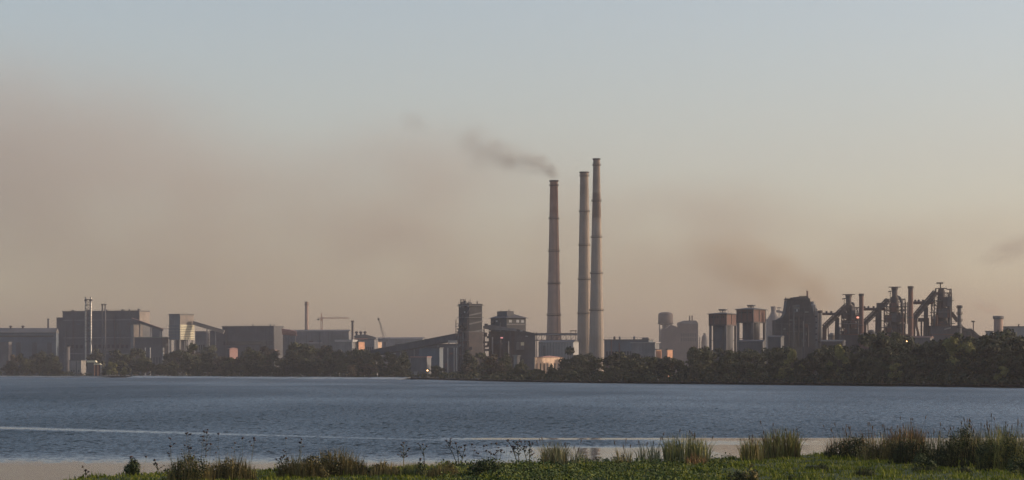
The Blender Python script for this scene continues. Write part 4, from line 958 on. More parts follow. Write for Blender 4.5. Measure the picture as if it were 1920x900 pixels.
root, *d = corner('right_hall', 'long pale grey hall running out of view at the far right', 'building', 1881, 1950, 1990, 613, 1640, 24, M['steel_pale'], M['roof_grey'])
face_windows(root, d[0], d[2]*.5, d[2]*.75, 10, M['glass_dark'])
MB().lathe([(.5, d[2]), (.5, d[2]+1.6), (.9, d[2]+1.7), (.3, d[2]+2.2)], 10, -d[0]*.62, 5).build('roof_vent', M['rust_dark'], root)
root, *d = corner('left_annex', 'small pale stepped annex left of the wide short stack', 'building', 1848, 1862, 1868, 622, 1620, 24, M['steel_pale'], M['roof_grey'])

# lamps, sign, van and huts by the shore
def lamp_post(px, py, Y, lab, mm):
    root, l = at(px, Y, 'street_lamp', lab, 'lamp')
    MB().bar((0, .6, 0), (0, .6, l.z(py)+.3), .2).bar((0, .6, l.z(py)+.35), (0, -.2, l.z(py)+.35), .15).build('pole', M['steel_dark'], root)
    MB().lathe([(.05, -.42), (.34, -.3), (.42, 0), (.3, .25), (.1, .3)], 12).build('lamp_head', mm, root).location = (0, -.35, l.z(py))
lamp_post(801.5, 694.5, 1500, 'lit orange lamp shining low among the shore trees', M['lamp'])
lamp_post(1700, 640.5, 1120, 'lit lamp shining in front of the red brown stack above the trees', M['lamp'])
root, l = at(779, 1560, 'sign_board', 'small pale square board on a post at the water edge', 'sign')
MB().box(l.x(776), l.x(782.5), -.1, .1, l.z(703.5), l.z(696.5)).build('panel', M['conc'], root)
for c in (777.2, 781.3): MB().box(l.x(c)-.1, l.x(c)+.1, .11, .3, 0, l.z(698)).build('post', M['steel_grey'], root)
root, l = at(841, 1530, 'parked_van', 'small pale van parked under the trees near the orange lamp', 'van')
MB().prism([(-1.9, .45), (2.0, .45), (2.1, 1.1), (1.5, 1.25), (1.0, 2.1), (-1.8, 2.15), (-1.95, 1.9)], -.9, .9).build('body', M['white'], root)
for x in (-1.2, 1.2):
    for y in (-.92, .72): MB().tube((x, y, .38), (x, y+.2, .38), .36, 14).build('wheel', M['tyre'], root)
MB().prism([(.2, 1.3), (1.32, 1.3), (.95, 1.95), (.2, 1.98)], -.93, -.901).build('side_window', M['glass_dark'], root)
MB().prism([(-1.6, 1.3), (.05, 1.3), (.05, 1.95), (-1.6, 1.95)], -.93, -.901).build('side_window', M['glass'], root)
root, *d = corner('shore_hut', 'plain grey shore hut standing left of the yellow roofed kiosk', 'hut', 130, 152, 161, 676.5, 2170, 25, M['conc'], M['roof_grey'])
MB().box(-d[0]*.42, -d[0]*.36, -.15, -.01, .2, d[2]-.3).build('downpipe', M['steel_dark'], root)
face_windows(root, d[0], 3, 6, 4, M['glass_dark'], .4)
root, l = at(172, 2150, 'kiosk', 'shore kiosk with a bright yellow roof and red posts', 'kiosk')
MB().prism([(l.x(163), l.z(679.5)), (l.x(181), l.z(679.5)), (l.x(179), l.z(676)), (l.x(164), l.z(676))], -2, 6).build('roof', M['yellow'], root)
fbox(l, root, 'wall', M['conc_dark'], 164, 176, 679.6, None, 0, 5.5)
MB().prism([(l.x(176.5), l.z(684)), (l.x(190.5), l.z(684)), (l.x(188), l.z(681.5)), (l.x(178), l.z(681.5))], -3, 2).build('porch_roof', M['yellow'], root)
for c in (177, 183.5, 189): fbox(l, root, 'post', M['orange'] if c != 189 else M['white'], c-.7, c+.7, 684.1, None, -2.6, -2)
fbox(l, root, 'porch_wall', M['brick'], 177, 189, 684.2, None, -.6, 1.5)
root, *d = corner('garden_shed', 'little whitish shed half hidden by trees right of the orange lamp', 'shed', 963, 970, 975, 668, 1430, 30, M['conc'], M['steel_pale'])

# smoke that leaves the round stack
if not globals().get('NOSMOG'):
    smoke('stack_smoke', 1852, 577, 1560, 15, 8, 5.5, volmat('smoke_faint', (.55,.38,.34), 5e-2, seed=3.4, nscale=2.0, lo=.36, hi=.62), tilt=.32)
# ------------------------------------------------------------ trees along the far shore
def leafmat(name, dark, mid, light, scale=.25, per_object=True):
    """foliage whose colour differs from leaf to leaf, clump to clump and tree to tree"""
    m = bpy.data.materials.new(name); m.use_nodes = True
    n, l = m.node_tree.nodes, m.node_tree.links
    b = n['Principled BSDF']; b.inputs['Roughness'].default_value = .75
    b.inputs['Specular IOR Level'].default_value = .2
    geo = n.new('ShaderNodeNewGeometry'); oi = n.new('ShaderNodeObjectInfo')
    no = n.new('ShaderNodeTexNoise'); no.inputs['Scale'].default_value = scale; no.inputs['Detail'].default_value = 3
    l.new(geo.outputs['Position'], no.inputs['Vector'])
    a = n.new('ShaderNodeMath'); a.operation = 'MULTIPLY_ADD'; l.new(geo.outputs['Random Per Island'], a.inputs[0]); a.inputs[1].default_value = .35; l.new(no.outputs[0], a.inputs[2])
    c = n.new('ShaderNodeMath'); c.operation = 'MULTIPLY_ADD'; l.new(oi.outputs['Random'], c.inputs[0]); c.inputs[1].default_value = .35 if per_object else 0; l.new(a.outputs[0], c.inputs[2])
    cr = n.new('ShaderNodeValToRGB'); e = cr.color_ramp.elements
    e[0].position, e[0].color = .45, (*dark, 1); e[1].position, e[1].color = 1.0, (*light, 1)
    k = e.new(.72); k.color = (*mid, 1)
    l.new(c.outputs[0], cr.inputs[0]); l.new(cr.outputs[0], b.inputs['Base Color'])
    return m
import numpy as np
nr = np.random.default_rng(11)

def quads_mesh(name, cen, nrm, size, m, asp=1.6):
    """many small leaf faces: centre, normal and size of each"""
    n = len(cen)
    nrm = nrm / (np.linalg.norm(nrm, axis=1, keepdims=True) + 1e-9)
    t = np.cross(nrm, nr.normal(size=(n, 3))); t /= (np.linalg.norm(t, axis=1, keepdims=True) + 1e-9)
    b = np.cross(nrm, t); s = size[:, None] * .5
    v = np.stack([cen - t*s*asp, cen - b*s*.8, cen + t*s*asp, cen + b*s*.8], 1).reshape(-1, 3)
    me = bpy.data.meshes.new(name)
    me.vertices.add(n*4); me.vertices.foreach_set('co', v.astype(np.float32).ravel())
    me.loops.add(n*4); me.loops.foreach_set('vertex_index', np.arange(n*4, dtype=np.int32))
    me.polygons.add(n); me.polygons.foreach_set('loop_start', np.arange(0, n*4, 4, dtype=np.int32)); me.polygons.foreach_set('loop_total', np.full(n, 4, dtype=np.int32))
    me.update(); me.validate(); me.materials.append(m)
    return me

m_leaf = leafmat('tree_leaves', (.013,.016,.009), (.027,.031,.015), (.058,.060,.025))
m_leaf_y = leafmat('yellowish_leaves', (.09,.085,.025), (.14,.13,.04), (.20,.18,.06))
m_leaf_brown = leafmat('brownish_leaves', (.035,.03,.022), (.065,.05,.032), (.09,.07,.04))
m_bark = mat('bark', (.07,.055,.04), .95, .3, 1.5)

def crown_mesh(name, seed, m, spread=1.0, leaves=1500):
    """a crown of unit height 1 (z .12..1) made of leaf clumps round limb ends"""
    g = np.random.default_rng(seed)
    nb = int(g.integers(13, 20)); cs, rs = [], []
    for i in range(nb):
        z = g.uniform(.22, .90); lim = (.34 if z < .65 else .34*(1.12-z)/.47) * spread
        a = g.uniform(0, 2*pi); d = lim*math.sqrt(g.uniform(.05, 1))
        cs.append((d*cos(a), d*sin(a), z)); rs.append(g.uniform(.10, .19) * (1.1 - .35*z))
    cs, rs = np.array(cs), np.array(rs)
    k = g.integers(0, nb, leaves)
    d = g.normal(size=(leaves, 3)); d /= np.linalg.norm(d, axis=1, keepdims=True)
    rad = g.uniform(.45, 1.08, leaves)**.6
    p = cs[k] + d * (rs[k]*rad)[:, None] * np.array([1.15, 1.15, .85])
    nrm = d + g.normal(scale=.55, size=d.shape)
    return quads_mesh(name, p, nrm, g.uniform(.035, .075, leaves), m), cs

def trunk_mesh(name, cs, seed):
    b = MB(); r_ = random.Random(seed)
    top = Vector((r_.uniform(-.02, .02), r_.uniform(-.02, .02), .42))
    b.tube((0,0,-.02), top*.5, .026, 7, .02); b.tube(top*.5, top, .02, 7, .014)
    for c in list(cs)[:7]:
        s = top * r_.uniform(.5, 1); b.tube(s, Vector(c)*.95, .010, 5, .003)
    b.tube(top, (0, 0, .85), .013, 5, .003)
    me = bpy.data.meshes.new(name); me.from_pydata(b.v, [], b.f); me.materials.append(m_bark)
    return me
KINDS = []
for i in range(9):
    m_ = m_leaf if i < 6 else m_leaf_brown if i == 6 else m_leaf_y
    cm, cs = crown_mesh('crown', 40+i, m_, spread=(1.0, .85, 1.2, 1.05, 1.3, .9, 1.0, 1.25, 1.05)[i])
    KINDS.append((cm, trunk_mesh('trunk', cs, i)))

def tree(name, label, px, Y, top, kind, group=None, wide=1.0, cat='tree', z0=.8, x=None):
    X = wx(px, Y) if x is None else x
    h = wz(top, Y) - z0
    root = thing(name, label, cat, (X, Y, z0), rnd.uniform(0, 6.28), group)
    root.scale = (1, 1, 1)
    for nm, me in zip(('crown', 'trunk'), KINDS[kind]):
        o = bpy.data.objects.new(nm, me); C.objects.link(o); o.parent = root
        o.scale = (h*wide, h*wide, h)
    return root

TOPS = [(-160,655),(0,656),(60,659),(130,661),(200,657),(260,656),(320,652),(380,649),(440,652),(500,651),(560,648),(600,650),(640,657),(700,660),(760,663),(800,664),(860,662),(900,660),(950,665),(1000,676),(1062,672),(1100,665),(1180,664),(1225,671),(1262,670),(1300,656),(1340,656),(1400,656),(1450,652),(1500,659),(1560,646),(1600,649),(1640,631),(1680,629),(1720,648),(1760,641),(1800,631),(1830,639),(1860,630),(1880,626),(1910,642),(1930,632),(2120,625)]
def topat(px):
    for (a, b), (c, d) in zip(TOPS, TOPS[1:]):
        if a <= px <= c: return b + (d-b)*(px-a)/(c-a)
    return TOPS[-1][1]
NEAR = [(30,'the long blue grey shed'),(90,'the slim chimney of the long shed'),(122,'the rounded grey silo'),(150,'the plain grey shore hut'),(185,'the yellow roofed kiosk'),(225,'the twin thin stacks'),(262,'the red roofed conveyor'),(300,'the pale stair tower'),(340,'the striped tower'),
        (385,'the block beside the striped tower'),(430,'the pink hut'),(475,'the dark rolling hall'),(520,'the rolling hall right end'),(575,'the lone hazy chimney'),(618,'the tower crane'),(661,'the stub chimney'),(690,'the arched hall'),(735,'the inclined conveyor foot'),
        (778,'the pale sign board'),(808,'the dark blue shed'),(846,'the white roofed canopy'),(882,'the square dark tower'),(935,'the crusher house'),(985,'the dark stepped block'),(1030,'the glowing ochre cottage'),(1080,'the white panelled hall'),(1118,'the tallest chimney'),(1175,'the turbine hall'),
        (1228,'the left orange hut'),(1260,'the right orange hut'),(1290,'the block with twin vents'),(1340,'the first brick bunker'),(1405,'the darker brick bunker'),(1450,'the massive block shoulder'),(1500,'the massive dark block'),(1540,'the short pale furnace stack'),(1590,'the first blast furnace'),
        (1632,'the second skip bridge'),(1672,'the middle blast furnace'),(1707,'the red brown stack'),(1740,'the third skip bridge'),(1775,'the tallest blast furnace'),(1808,'the ringed stack'),(1835,'the humped shed'),(1872,'the wide short stack'),(1915,'the pale far right hall')]
ROWS = ('low dark waterside tree below ', 'middling dark tree below ', 'taller dark rear tree below ')
def zone(px, row): return ROWS[min(row, 2)] + min(NEAR, key=lambda t: abs(t[0]-px))[1]
# windows kept clear so that the buildings at the waterside show: columns a..b stay below row y
CLEAR = [(124,162,697), (160,194,696), (776,784,708), (795,808,699), (834,848,706), (996,1064,691), (1226,1264,667), (427,448,667), (300,312,680)]
cum = [0]
for a, b in zip(SHORE, SHORE[1:]): cum.append(cum[-1] + (b-a).length)
def shore_at(d):
    for i in range(len(SHORE)-1):
        if d <= cum[i+1] or i == len(SHORE)-2:
            return SHORE[i].lerp(SHORE[i+1], (d-cum[i])/(cum[i+1]-cum[i]))
INLAND = Vector((.82, .57, 0))
def pxof(p): return CX + F*p.x/p.y
def shore_for(px):
    """the distance along the shore seen at a photo column"""
    lo, hi = 0, cum[-1]
    for _ in range(40):
        m = (lo+hi)/2
        if pxof(shore_at(m)) < px: lo = m
        else: hi = m
    return lo
n_tree = 0
for row, (off, frac, n) in enumerate(((9, .58, 85), (26, .90, 80), (52, 1.12, 76), (125, 1.06, 56))):
    for i in range(n):
        px = -60 + 2040*(i + rnd.random()*.9)/n
        p = shore_at(shore_for(px)) + INLAND*(off*rnd.uniform(.8, 1.25) + (9 if px < 780 else 0))
        px = pxof(p)
        t = topat(px); base = HY + (H-.8)*F/p.y
        top = base - (base - t) * min(frac*rnd.uniform(.86, 1.08), 1.12)
        k = p.y/F; hw = (base-top)*.36
        for a, b_, y in (CLEAR if row < 3 or px > 250 else CLEAR[2:]):
            if px+hw*.9 > a and px-hw*.9 < b_: top = max(top, y + rnd.uniform(0, 3))
        if base - top < 6: continue
        kind = rnd.choice((0,1,2,3,4,5,0,1,2,3,4,5,6)) if px < 1300 else rnd.choice((0,1,2,3,4,5))
        lab = zone(px, row)
        if kind == 6: lab = lab.replace('dark', 'brownish', 1)
        tree('leafy_tree', lab, px, p.y, top, kind, 'dark trees along the far shore' if kind != 6 else 'brownish trees along the far shore', wide=rnd.uniform(.8, 1.15)*(1.25 if base-top < 30 else 1.0))
        n_tree += 1
# trees that stand out from the belt
for px, off, top, kind, wd_, lab in ((212, -2, 677, 7, .95, 'yellow green bushy tree on the shore right of the kiosk'),
        (233, 0, 688, 8, 1.0, 'low yellow green bush just right of the bushy shore tree'),
        (199, -4, 690, 0, 1.3, 'small dark round bush at the water edge beside the bushy tree'),
        (48, 6, 675, 1, .8, 'dark olive tree standing alone before the long blue grey shed'),
        (1572, 40, 643, 7, .55, 'small yellowish treetop below the first skip bridge'),
        (1487, 44, 653, 7, .6, 'yellowish treetop at the foot of the massive dark block'),
        (1655, 60, 630, 4, 1.1, 'large round dark tree in front of the middle blast furnace'),
        (1800, 58, 629, 7, .9, 'large olive yellow tree before the ringed stack'),
        (1862, 56, 626, 5, 1.2, 'big round dark tree in front of the wide short stack'),
        (1922, 50, 628, 2, 1.1, 'big dark tree cut by the right edge of the view'),
        (1680, 14, 680, 8, 1.0, 'low yellow green bush in the dark belt under the lit lamp'),
        (1880, 12, 686, 8, 1.2, 'pale green bush low in the dark belt at the far right'),
        (1466, 16, 690, 8, 1.0, 'pale green bush low in the belt below the massive block'),
        (437, 60, 668, 2, 1.3, 'low dark tree hiding the foot of the pink hut'),
        (1231, 60, 667, 2, 1.1, 'low dark tree hiding the foot of the left orange hut'),
        (1258, 62, 668, 4, 1.1, 'low dark tree hiding the foot of the right orange hut'),
        (1244, 40, 672, 1, 1.2, 'low dark tree between the feet of the two orange huts'),
        (1012, 45, 692, 2, 1.3, 'low bush before the left end of the glowing ochre cottage'),
        (1034, 50, 683, 1, .9, 'dark round bush before the middle of the glowing ochre cottage'),
        (1052, 48, 691, 4, 1.3, 'low bush before the right end of the glowing ochre cottage'),
        (1065, 330, 649, 3, .75, 'dark tree in front of the white panelled hall'),
        (925, 60, 662, 6, 1.2, 'broad bare brownish tree in front of the crusher house')):
    p = shore_at(shore_for(px)) + INLAND*off
    tree('bushy_tree', lab, px, p.y, top, kind, None, wd_)

# undergrowth that closes the foot of the belt, and the bank it stands on
cen, nrm, siz = [], [], []
for i in range(820):
    px = -80 + 2080*rnd.random(); p = shore_at(shore_for(px)) + INLAND*rnd.choice((rnd.uniform(1.5, 10), rnd.uniform(3, 70)))
    if any(a-3 < px < b_+3 for a, b_, y in CLEAR[:5]): continue
    if px < 320 and rnd.random() < .45: continue
    if px < 785: p = p + INLAND*11
    k = 40; r = rnd.uniform(2.0, 4.2); hh = rnd.uniform(2.2, 5.0)
    d = nr.normal(size=(k, 3)); d /= np.linalg.norm(d, axis=1, keepdims=True)
    q = np.array([p.x, p.y, .8 + hh*.42]) + d*np.array([r, r, hh*.55])
    cen.append(q); nrm.append(d + nr.normal(scale=.5, size=d.shape)); siz.append(nr.uniform(.6, 1.25, k))
me = quads_mesh('undergrowth', np.concatenate(cen), np.concatenate(nrm), np.concatenate(siz), m_leaf)
tag(bpy.data.objects.new('undergrowth', me), kind='stuff'); C.objects.link(bpy.data.objects['undergrowth'])
# the shore bank: rises from the water to the works' ground
m_bank = mat('shore_earth', (.035,.034,.026), .95, .4, .2)
pts = []
for p in SHORE:
    for o_, z in ((-.6, -.4), (1.2, .55), (7, 1.0), (30, 1.02)): q = p + INLAND*o_; pts.append((q.x, q.y, z))
fs = [(i*4+j, i*4+j+1, i*4+j+5, i*4+j+4) for i in range(len(SHORE)-1) for j in range(3)]
me = bpy.data.meshes.new('shore_bank'); me.from_pydata(pts, [], fs); me.materials.append(m_bank)
o = bpy.data.objects.new('shore_bank', me); C.objects.link(o); tag(o, kind='structure')
# pale concrete quay edge on the left part of the shore, cast in lengths
root = thing('shore_embankment', 'low pale concrete apron sloping into the water along the left shore', 'embankment', (0, 0, 0))
d, d_end = shore_for(-60), shore_for(770)
while d < d_end:
    ln = rnd.uniform(9, 30); a, b = shore_at(d) - INLAND*9.5, shore_at(min(d+ln, d_end)) - INLAND*9.5
    px = pxof(a)
    if not 186 < px < 226:
        b_ = MB(); n_ = Vector((b-a)).normalized(); s = Vector((n_.y, -n_.x, 0)); s = s if s.dot(INLAND) > 0 else -s
        h = rnd.uniform(1.15, 1.4) if px > 225 else rnd.uniform(.8, 1.0)
        b_.add([(v.x, v.y, z) for v, z in ((a, -.3), (b, -.3), (b + s*9, -.3), (a + s*9, -.3), (a, .12), (b, .12), (b + s*8, h), (a + s*8, h), (b + s*9, h), (a + s*9, h))],
               [(0,1,5,4), (4,5,6,7), (7,6,8,9), (3,9,8,2), (0,4,7,9,3), (1,2,8,6,5), (0,3,2,1)])
        b_.build('apron_slab', M['lime'] if px > 225 else M['conc_pale'], root)
    d += ln + rnd.choice((.3, .3, 2.5, 6))
# ------------------------------------------------------------ the near bank
EDGE = [sget(px, py, .30) for px, py in ((-700,985),(-200,945),(60,915),(112,903),(140,897),(235,890),(320,886),(480,881),(600,880),(720,876),(830,872),(960,869),(1100,867),(1250,864),(1340,860),(1420,857),(1520,853),(1700,848),(1960,843),(2500,838))]
def edge_y(x):
    for a, b in zip(EDGE, EDGE[1:]):
        if a.x <= x <= b.x: return a.y + (b.y-a.y)*(x-a.x)/(b.x-a.x)
    return EDGE[0].y if x < EDGE[0].x else EDGE[-1].y
from mathutils import noise as mn
def ground_z(x, y):
    d = edge_y(x) - y
    t = max(0.0, min(1.0, (d + 1.5)/1.5)); t = t*t*(3-2*t)
    return -.35 + .65*t + (.07*mn.noise(Vector((x*.35, y*.35, 0))) + .05*mn.noise(Vector((x*1.1, y*1.1, 3)))) * min(1, max(0, d*.6))
m_turf = bpy.data.materials.new('turf'); m_turf.use_nodes = True
def turf_nodes(m, cols, sc):
    n, l = m.node_tree.nodes, m.node_tree.links
    b = n['Principled BSDF']; b.inputs['Roughness'].default_value = .9; b.inputs['Specular IOR Level'].default_value = .15
    g = n.new('ShaderNodeNewGeometry'); no = n.new('ShaderNodeTexNoise'); no.inputs['Scale'].default_value = sc; no.inputs['Detail'].default_value = 5
    l.new(g.outputs['Position'], no.inputs['Vector'])
    ad = n.new('ShaderNodeMath'); ad.operation = 'MULTIPLY_ADD'; l.new(g.outputs['Random Per Island'], ad.inputs[0]); ad.inputs[1].default_value = .30; l.new(no.outputs[0], ad.inputs[2])
    cr = n.new('ShaderNodeValToRGB'); e = cr.color_ramp.elements
    e[0].position, e[0].color = .42, (*cols[0], 1); e[1].position, e[1].color = .88, (*cols[-1], 1)
    for i, c in enumerate(cols[1:-1]):
        k = e.new(.42 + .46*(i+1)/(len(cols)-1)); k.color = (*c, 1)
    l.new(ad.outputs[0], cr.inputs[0]); l.new(cr.outputs[0], b.inputs['Base Color'])
turf_nodes(m_turf, ((.030,.040,.014), (.05,.065,.02), (.07,.08,.028)), .5)
xs = [-75 + i*.6 for i in range(251)]
vs, fs = [], []
STEPS = [2.2, 1.5, .9, .3, -.4, -1.2, -2.2, -3.5, -5, -7, -9.5, -12.5, -16, -20, -25, -31, -38, -46, -60, -80, -110, -160, -210]
for x in xs:
    ey = edge_y(x)
    for s in STEPS: y = ey + s; vs.append((x, y, ground_z(x, y)))
ns = len(STEPS)
for i in range(len(xs)-1):
    for j in range(ns-1): fs.append((i*ns+j, (i+1)*ns+j, (i+1)*ns+j+1, i*ns+j+1))
me = bpy.data.meshes.new('bank'); me.from_pydata(vs, [], fs); me.materials.append(m_turf)
bm = bmesh.new(); bm.from_mesh(me); bmesh.ops.recalc_face_normals(bm, faces=bm.faces); bm.to_mesh(me); bm.free()
for p in me.polygons: p.use_smooth = True
o = bpy.data.objects.new('bank', me); C.objects.link(o); tag(o, kind='structure')

def blades_mesh(name, base, height, width, lean, m, bend=.35):
    """grass blades, stalks or reeds: each a bent strip of two faces"""
    n = len(base); a = nr.uniform(0, 2*pi, n)
    side = np.stack([np.cos(a), np.sin(a)*.5, np.zeros(n)], 1) * (width[:, None]*.5)
    up = np.stack([np.zeros(n), np.zeros(n), np.ones(n)], 1)
    m1 = base + up*height[:, None]*.55 + lean*height[:, None]*.35
    tip = base + up*(height*(1-bend*np.linalg.norm(lean, axis=1)*.5))[:, None] + lean*height[:, None]
    v = np.stack([base-side, base+side, m1+side*.75, m1-side*.75, tip], 1).reshape(-1, 3)
    me = bpy.data.meshes.new(name)
    me.vertices.add(n*5); me.vertices.foreach_set('co', v.astype(np.float32).ravel())
    k = np.arange(n)[:, None]*5
    li = np.concatenate([k+0, k+1, k+2, k+3, k+3, k+2, k+4], 1).astype(np.int32)
    me.loops.add(n*7); me.loops.foreach_set('vertex_index', li.ravel())
    me.polygons.add(n*2)
    ls = np.stack([np.arange(n)*7, np.arange(n)*7+4], 1).astype(np.int32)
    me.polygons.foreach_set('loop_start', ls.ravel()); me.polygons.foreach_set('loop_total', np.tile(np.array([4, 3], np.int32), n))
    me.update(); me.validate(); me.materials.append(m); return me

m_grass = bpy.data.materials.new('grass_blades'); m_grass.use_nodes = True
turf_nodes(m_grass, ((.045,.052,.008), (.115,.132,.014), (.19,.205,.022), (.28,.25,.06)), .55)
# meadow grass, thick and uneven
base, hgt = [], []
while len(base) < 62000:
    y = rnd.uniform(108, 178); x = rnd.uniform(-30, 40)
    d = edge_y(x) - y
    if d < -.35 or abs(x) > y*.225 + 2: continue
    c = mn.noise(Vector((x*.6, y*.35, 9)))
    if rnd.random() > .60 + .7*c: continue
    base.append((x, y, ground_z(x, y)-.02)); hgt.append(rnd.uniform(.06, .18) * (1 + 2.2*max(c, 0) + (1.5 if rnd.random() < .02 else 0)))
base, hgt = np.array(base), np.array(hgt)
lean = np.stack([nr.normal(-.12, .28, len(base)), nr.normal(0, .28, len(base)), np.zeros(len(base))], 1)
o = bpy.data.objects.new('meadow_grass', blades_mesh('meadow_grass', base, hgt, nr.uniform(.03, .07, len(base)), lean, m_grass)); C.objects.link(o); tag(o, kind='stuff')
# broad leaved weeds creeping over the middle of the bank
m_weed = leafmat('weed_leaves', (.020,.030,.008), (.062,.086,.017), (.15,.175,.045), .55, False)
cen = []
while len(cen) < 15000:
    px = rnd.gauss(1080, 170); y = rnd.uniform(112, 163)
    if not 815 < px < 1370: continue
    x = wx(px, y); d = edge_y(x) - y
    if d < .1: continue
    c = mn.noise(Vector((x*.8, y*.4, 21)))
    if c < -.25 and rnd.random() < .8: continue
    cen.append((x, y, ground_z(x, y) + rnd.random()**1.6 * (.22 + .35*max(0, c+.25))))
cen = np.array(cen)
o = bpy.data.objects.new('ground_cover', quads_mesh('ground_cover', cen, nr.normal(size=cen.shape)*.6 + np.array([.15, -.1, .8]), nr.uniform(.07, .16, len(cen)), m_weed, 1.2)); C.objects.link(o); tag(o, kind='stuff')

def rmat(name, cols, sc=1.2):
    m = bpy.data.materials.new(name); m.use_nodes = True; turf_nodes(m, cols, sc); return m
RM = dict(green=rmat('reed_green', ((.075,.078,.024), (.19,.18,.055), (.33,.30,.11))),
          grey=rmat('reed_grey_green', ((.075,.076,.038), (.17,.165,.08), (.29,.27,.14))),
          tan=rmat('reed_tan', ((.085,.068,.025), (.18,.135,.05), (.29,.22,.09))),
          rust=rmat('reed_rust', ((.09,.055,.025), (.21,.115,.05), (.34,.19,.085))),
          dark=rmat('weed_dark', ((.018,.020,.012), (.032,.036,.018), (.055,.058,.026))),
          brown=rmat('weed_brown', ((.055,.044,.018), (.125,.098,.037), (.22,.175,.07))))
m_head = rmat('seed_head', ((.045,.032,.022), (.075,.05,.032), (.11,.075,.05)))
m_flower = rmat('dark_flower_head', ((.035,.028,.030), (.055,.04,.042), (.075,.055,.05)))
def depth_of(py, z=.30): return (H - z) * F / (py - HY)

def reeds(label, x0, x1, ytop, ybase, col, n_, heads=0, spread=.18, name='reed_clump', thick=.05, cat='reeds', low=.55, mix=None, deep=1.0):
    Y = depth_of(ybase); k = Y/F; hmax = (ybase - ytop)*k*1.14; spread += .05; cx_ = (x0+x1)/2
    w_ = (x1-x0)*k/2
    root = thing(name, label, cat, (wx(cx_, Y), Y, ground_z(wx(cx_, Y), Y)))
    n = int(n_*1.5); u = nr.uniform(-1, 1, n); u = np.sign(u)*np.abs(u)**.85
    dy = nr.uniform(-deep, deep, n)
    h = hmax * nr.uniform(low, 1.0, n) * (1 - .22*np.abs(u)**2)
    b = np.stack([u*w_*.86, dy, np.full(n, -.12)], 1)
    ln = np.stack([nr.normal(-.03, spread, n) + u*.09, nr.normal(0, spread*.6, n), np.zeros(n)], 1)
    half = n if not mix else int(n*.6)
    for nm, sl, mm in (('blades', slice(0, half), RM[col]),) + ((('dry_blades', slice(half, n), RM[mix]),) if mix else ()):
        o = bpy.data.objects.new(nm, blades_mesh(nm, b[sl], h[sl], nr.uniform(thick*.6, thick*1.4, len(b[sl])), ln[sl], mm)); C.objects.link(o); o.parent = root
    if heads:
        hb = MB()
        for i in nr.choice(n, min(heads, n), replace=False):
            L_ = h[i]*1.1; t = Vector(b[i]) + Vector((ln[i][0]*L_, ln[i][1]*L_, L_))
            hb.tube(Vector(b[i]) + Vector((0, 0, h[i]*.3)), t, .008, 4)
            d = Vector((ln[i][0]-.05, 0, 1)).normalized(); s = rnd.uniform(.16, .30)
            hb.tube(t - d*.02, t + d*s*.5, .020, 5, .034); hb.tube(t + d*s*.5, t + d*s, .034, 5, .008)
        hb.build('seed_heads', m_head, root)['kind'] = 'stuff'
    return root

def bush(label, x0, x1, ytop, ybase, m, n, name='bank_shrub', cat='shrub', leaf=(.05, .11), tall=0, blade=None, stalks=0, deep=.8):
    """leafy mound; optional upright blades and stalks with dark flower heads"""
    Y = depth_of(ybase); k = Y/F; hh = (ybase-ytop)*k; w_ = (x1-x0)*k/2; cx_ = (x0+x1)/2
    root = thing(name, label, cat, (wx(cx_, Y), Y, ground_z(wx(cx_, Y), Y)))
    nb = max(4, int(w_*5)); cc = np.stack([nr.uniform(-.8, .8, nb)*w_, nr.uniform(-1, 1, nb)*deep*.6, nr.uniform(.1, .62, nb)*hh], 1)
    cc[:, 2] *= 1.3*(1 - .95*np.abs(cc[:, 0]/w_)**1.6) * nr.uniform(.7, 1.1, nb)
    d = nr.normal(size=(n, 3)); d /= np.linalg.norm(d, axis=1, keepdims=True)
    kk = nr.integers(0, nb, n)
    r = np.array([min(w_*.45, .55), .5*deep, hh*.42])
    p = cc[kk] + d*r*(nr.uniform(.3, 1.05, n)**.6)[:, None]
    p[:, 2] = np.abs(p[:, 2])
    o = bpy.data.objects.new('foliage', quads_mesh('foliage', p, d + nr.normal(scale=.5, size=d.shape), nr.uniform(*leaf, n), m)); C.objects.link(o); o.parent = root
    tall = int(tall*1.9)
    if tall:
        b = np.stack([nr.uniform(-.95, .95, tall)*w_, nr.uniform(-1, 1, tall)*deep*.8, np.zeros(tall)], 1)
        h = hh*nr.uniform(.35, 1.22, tall)*(1 - .6*np.abs(b[:, 0]/w_)**2)
        ln = np.stack([nr.normal(0, .2, tall), nr.normal(0, .12, tall), np.zeros(tall)], 1)
        o = bpy.data.objects.new('grass_blades', blades_mesh('grass_blades', b, h, nr.uniform(.022, .05, tall), ln, RM[blade or 'brown'])); C.objects.link(o); o.parent = root
    if stalks: stalk_heads(root, stalks, w_, hh)
    return root

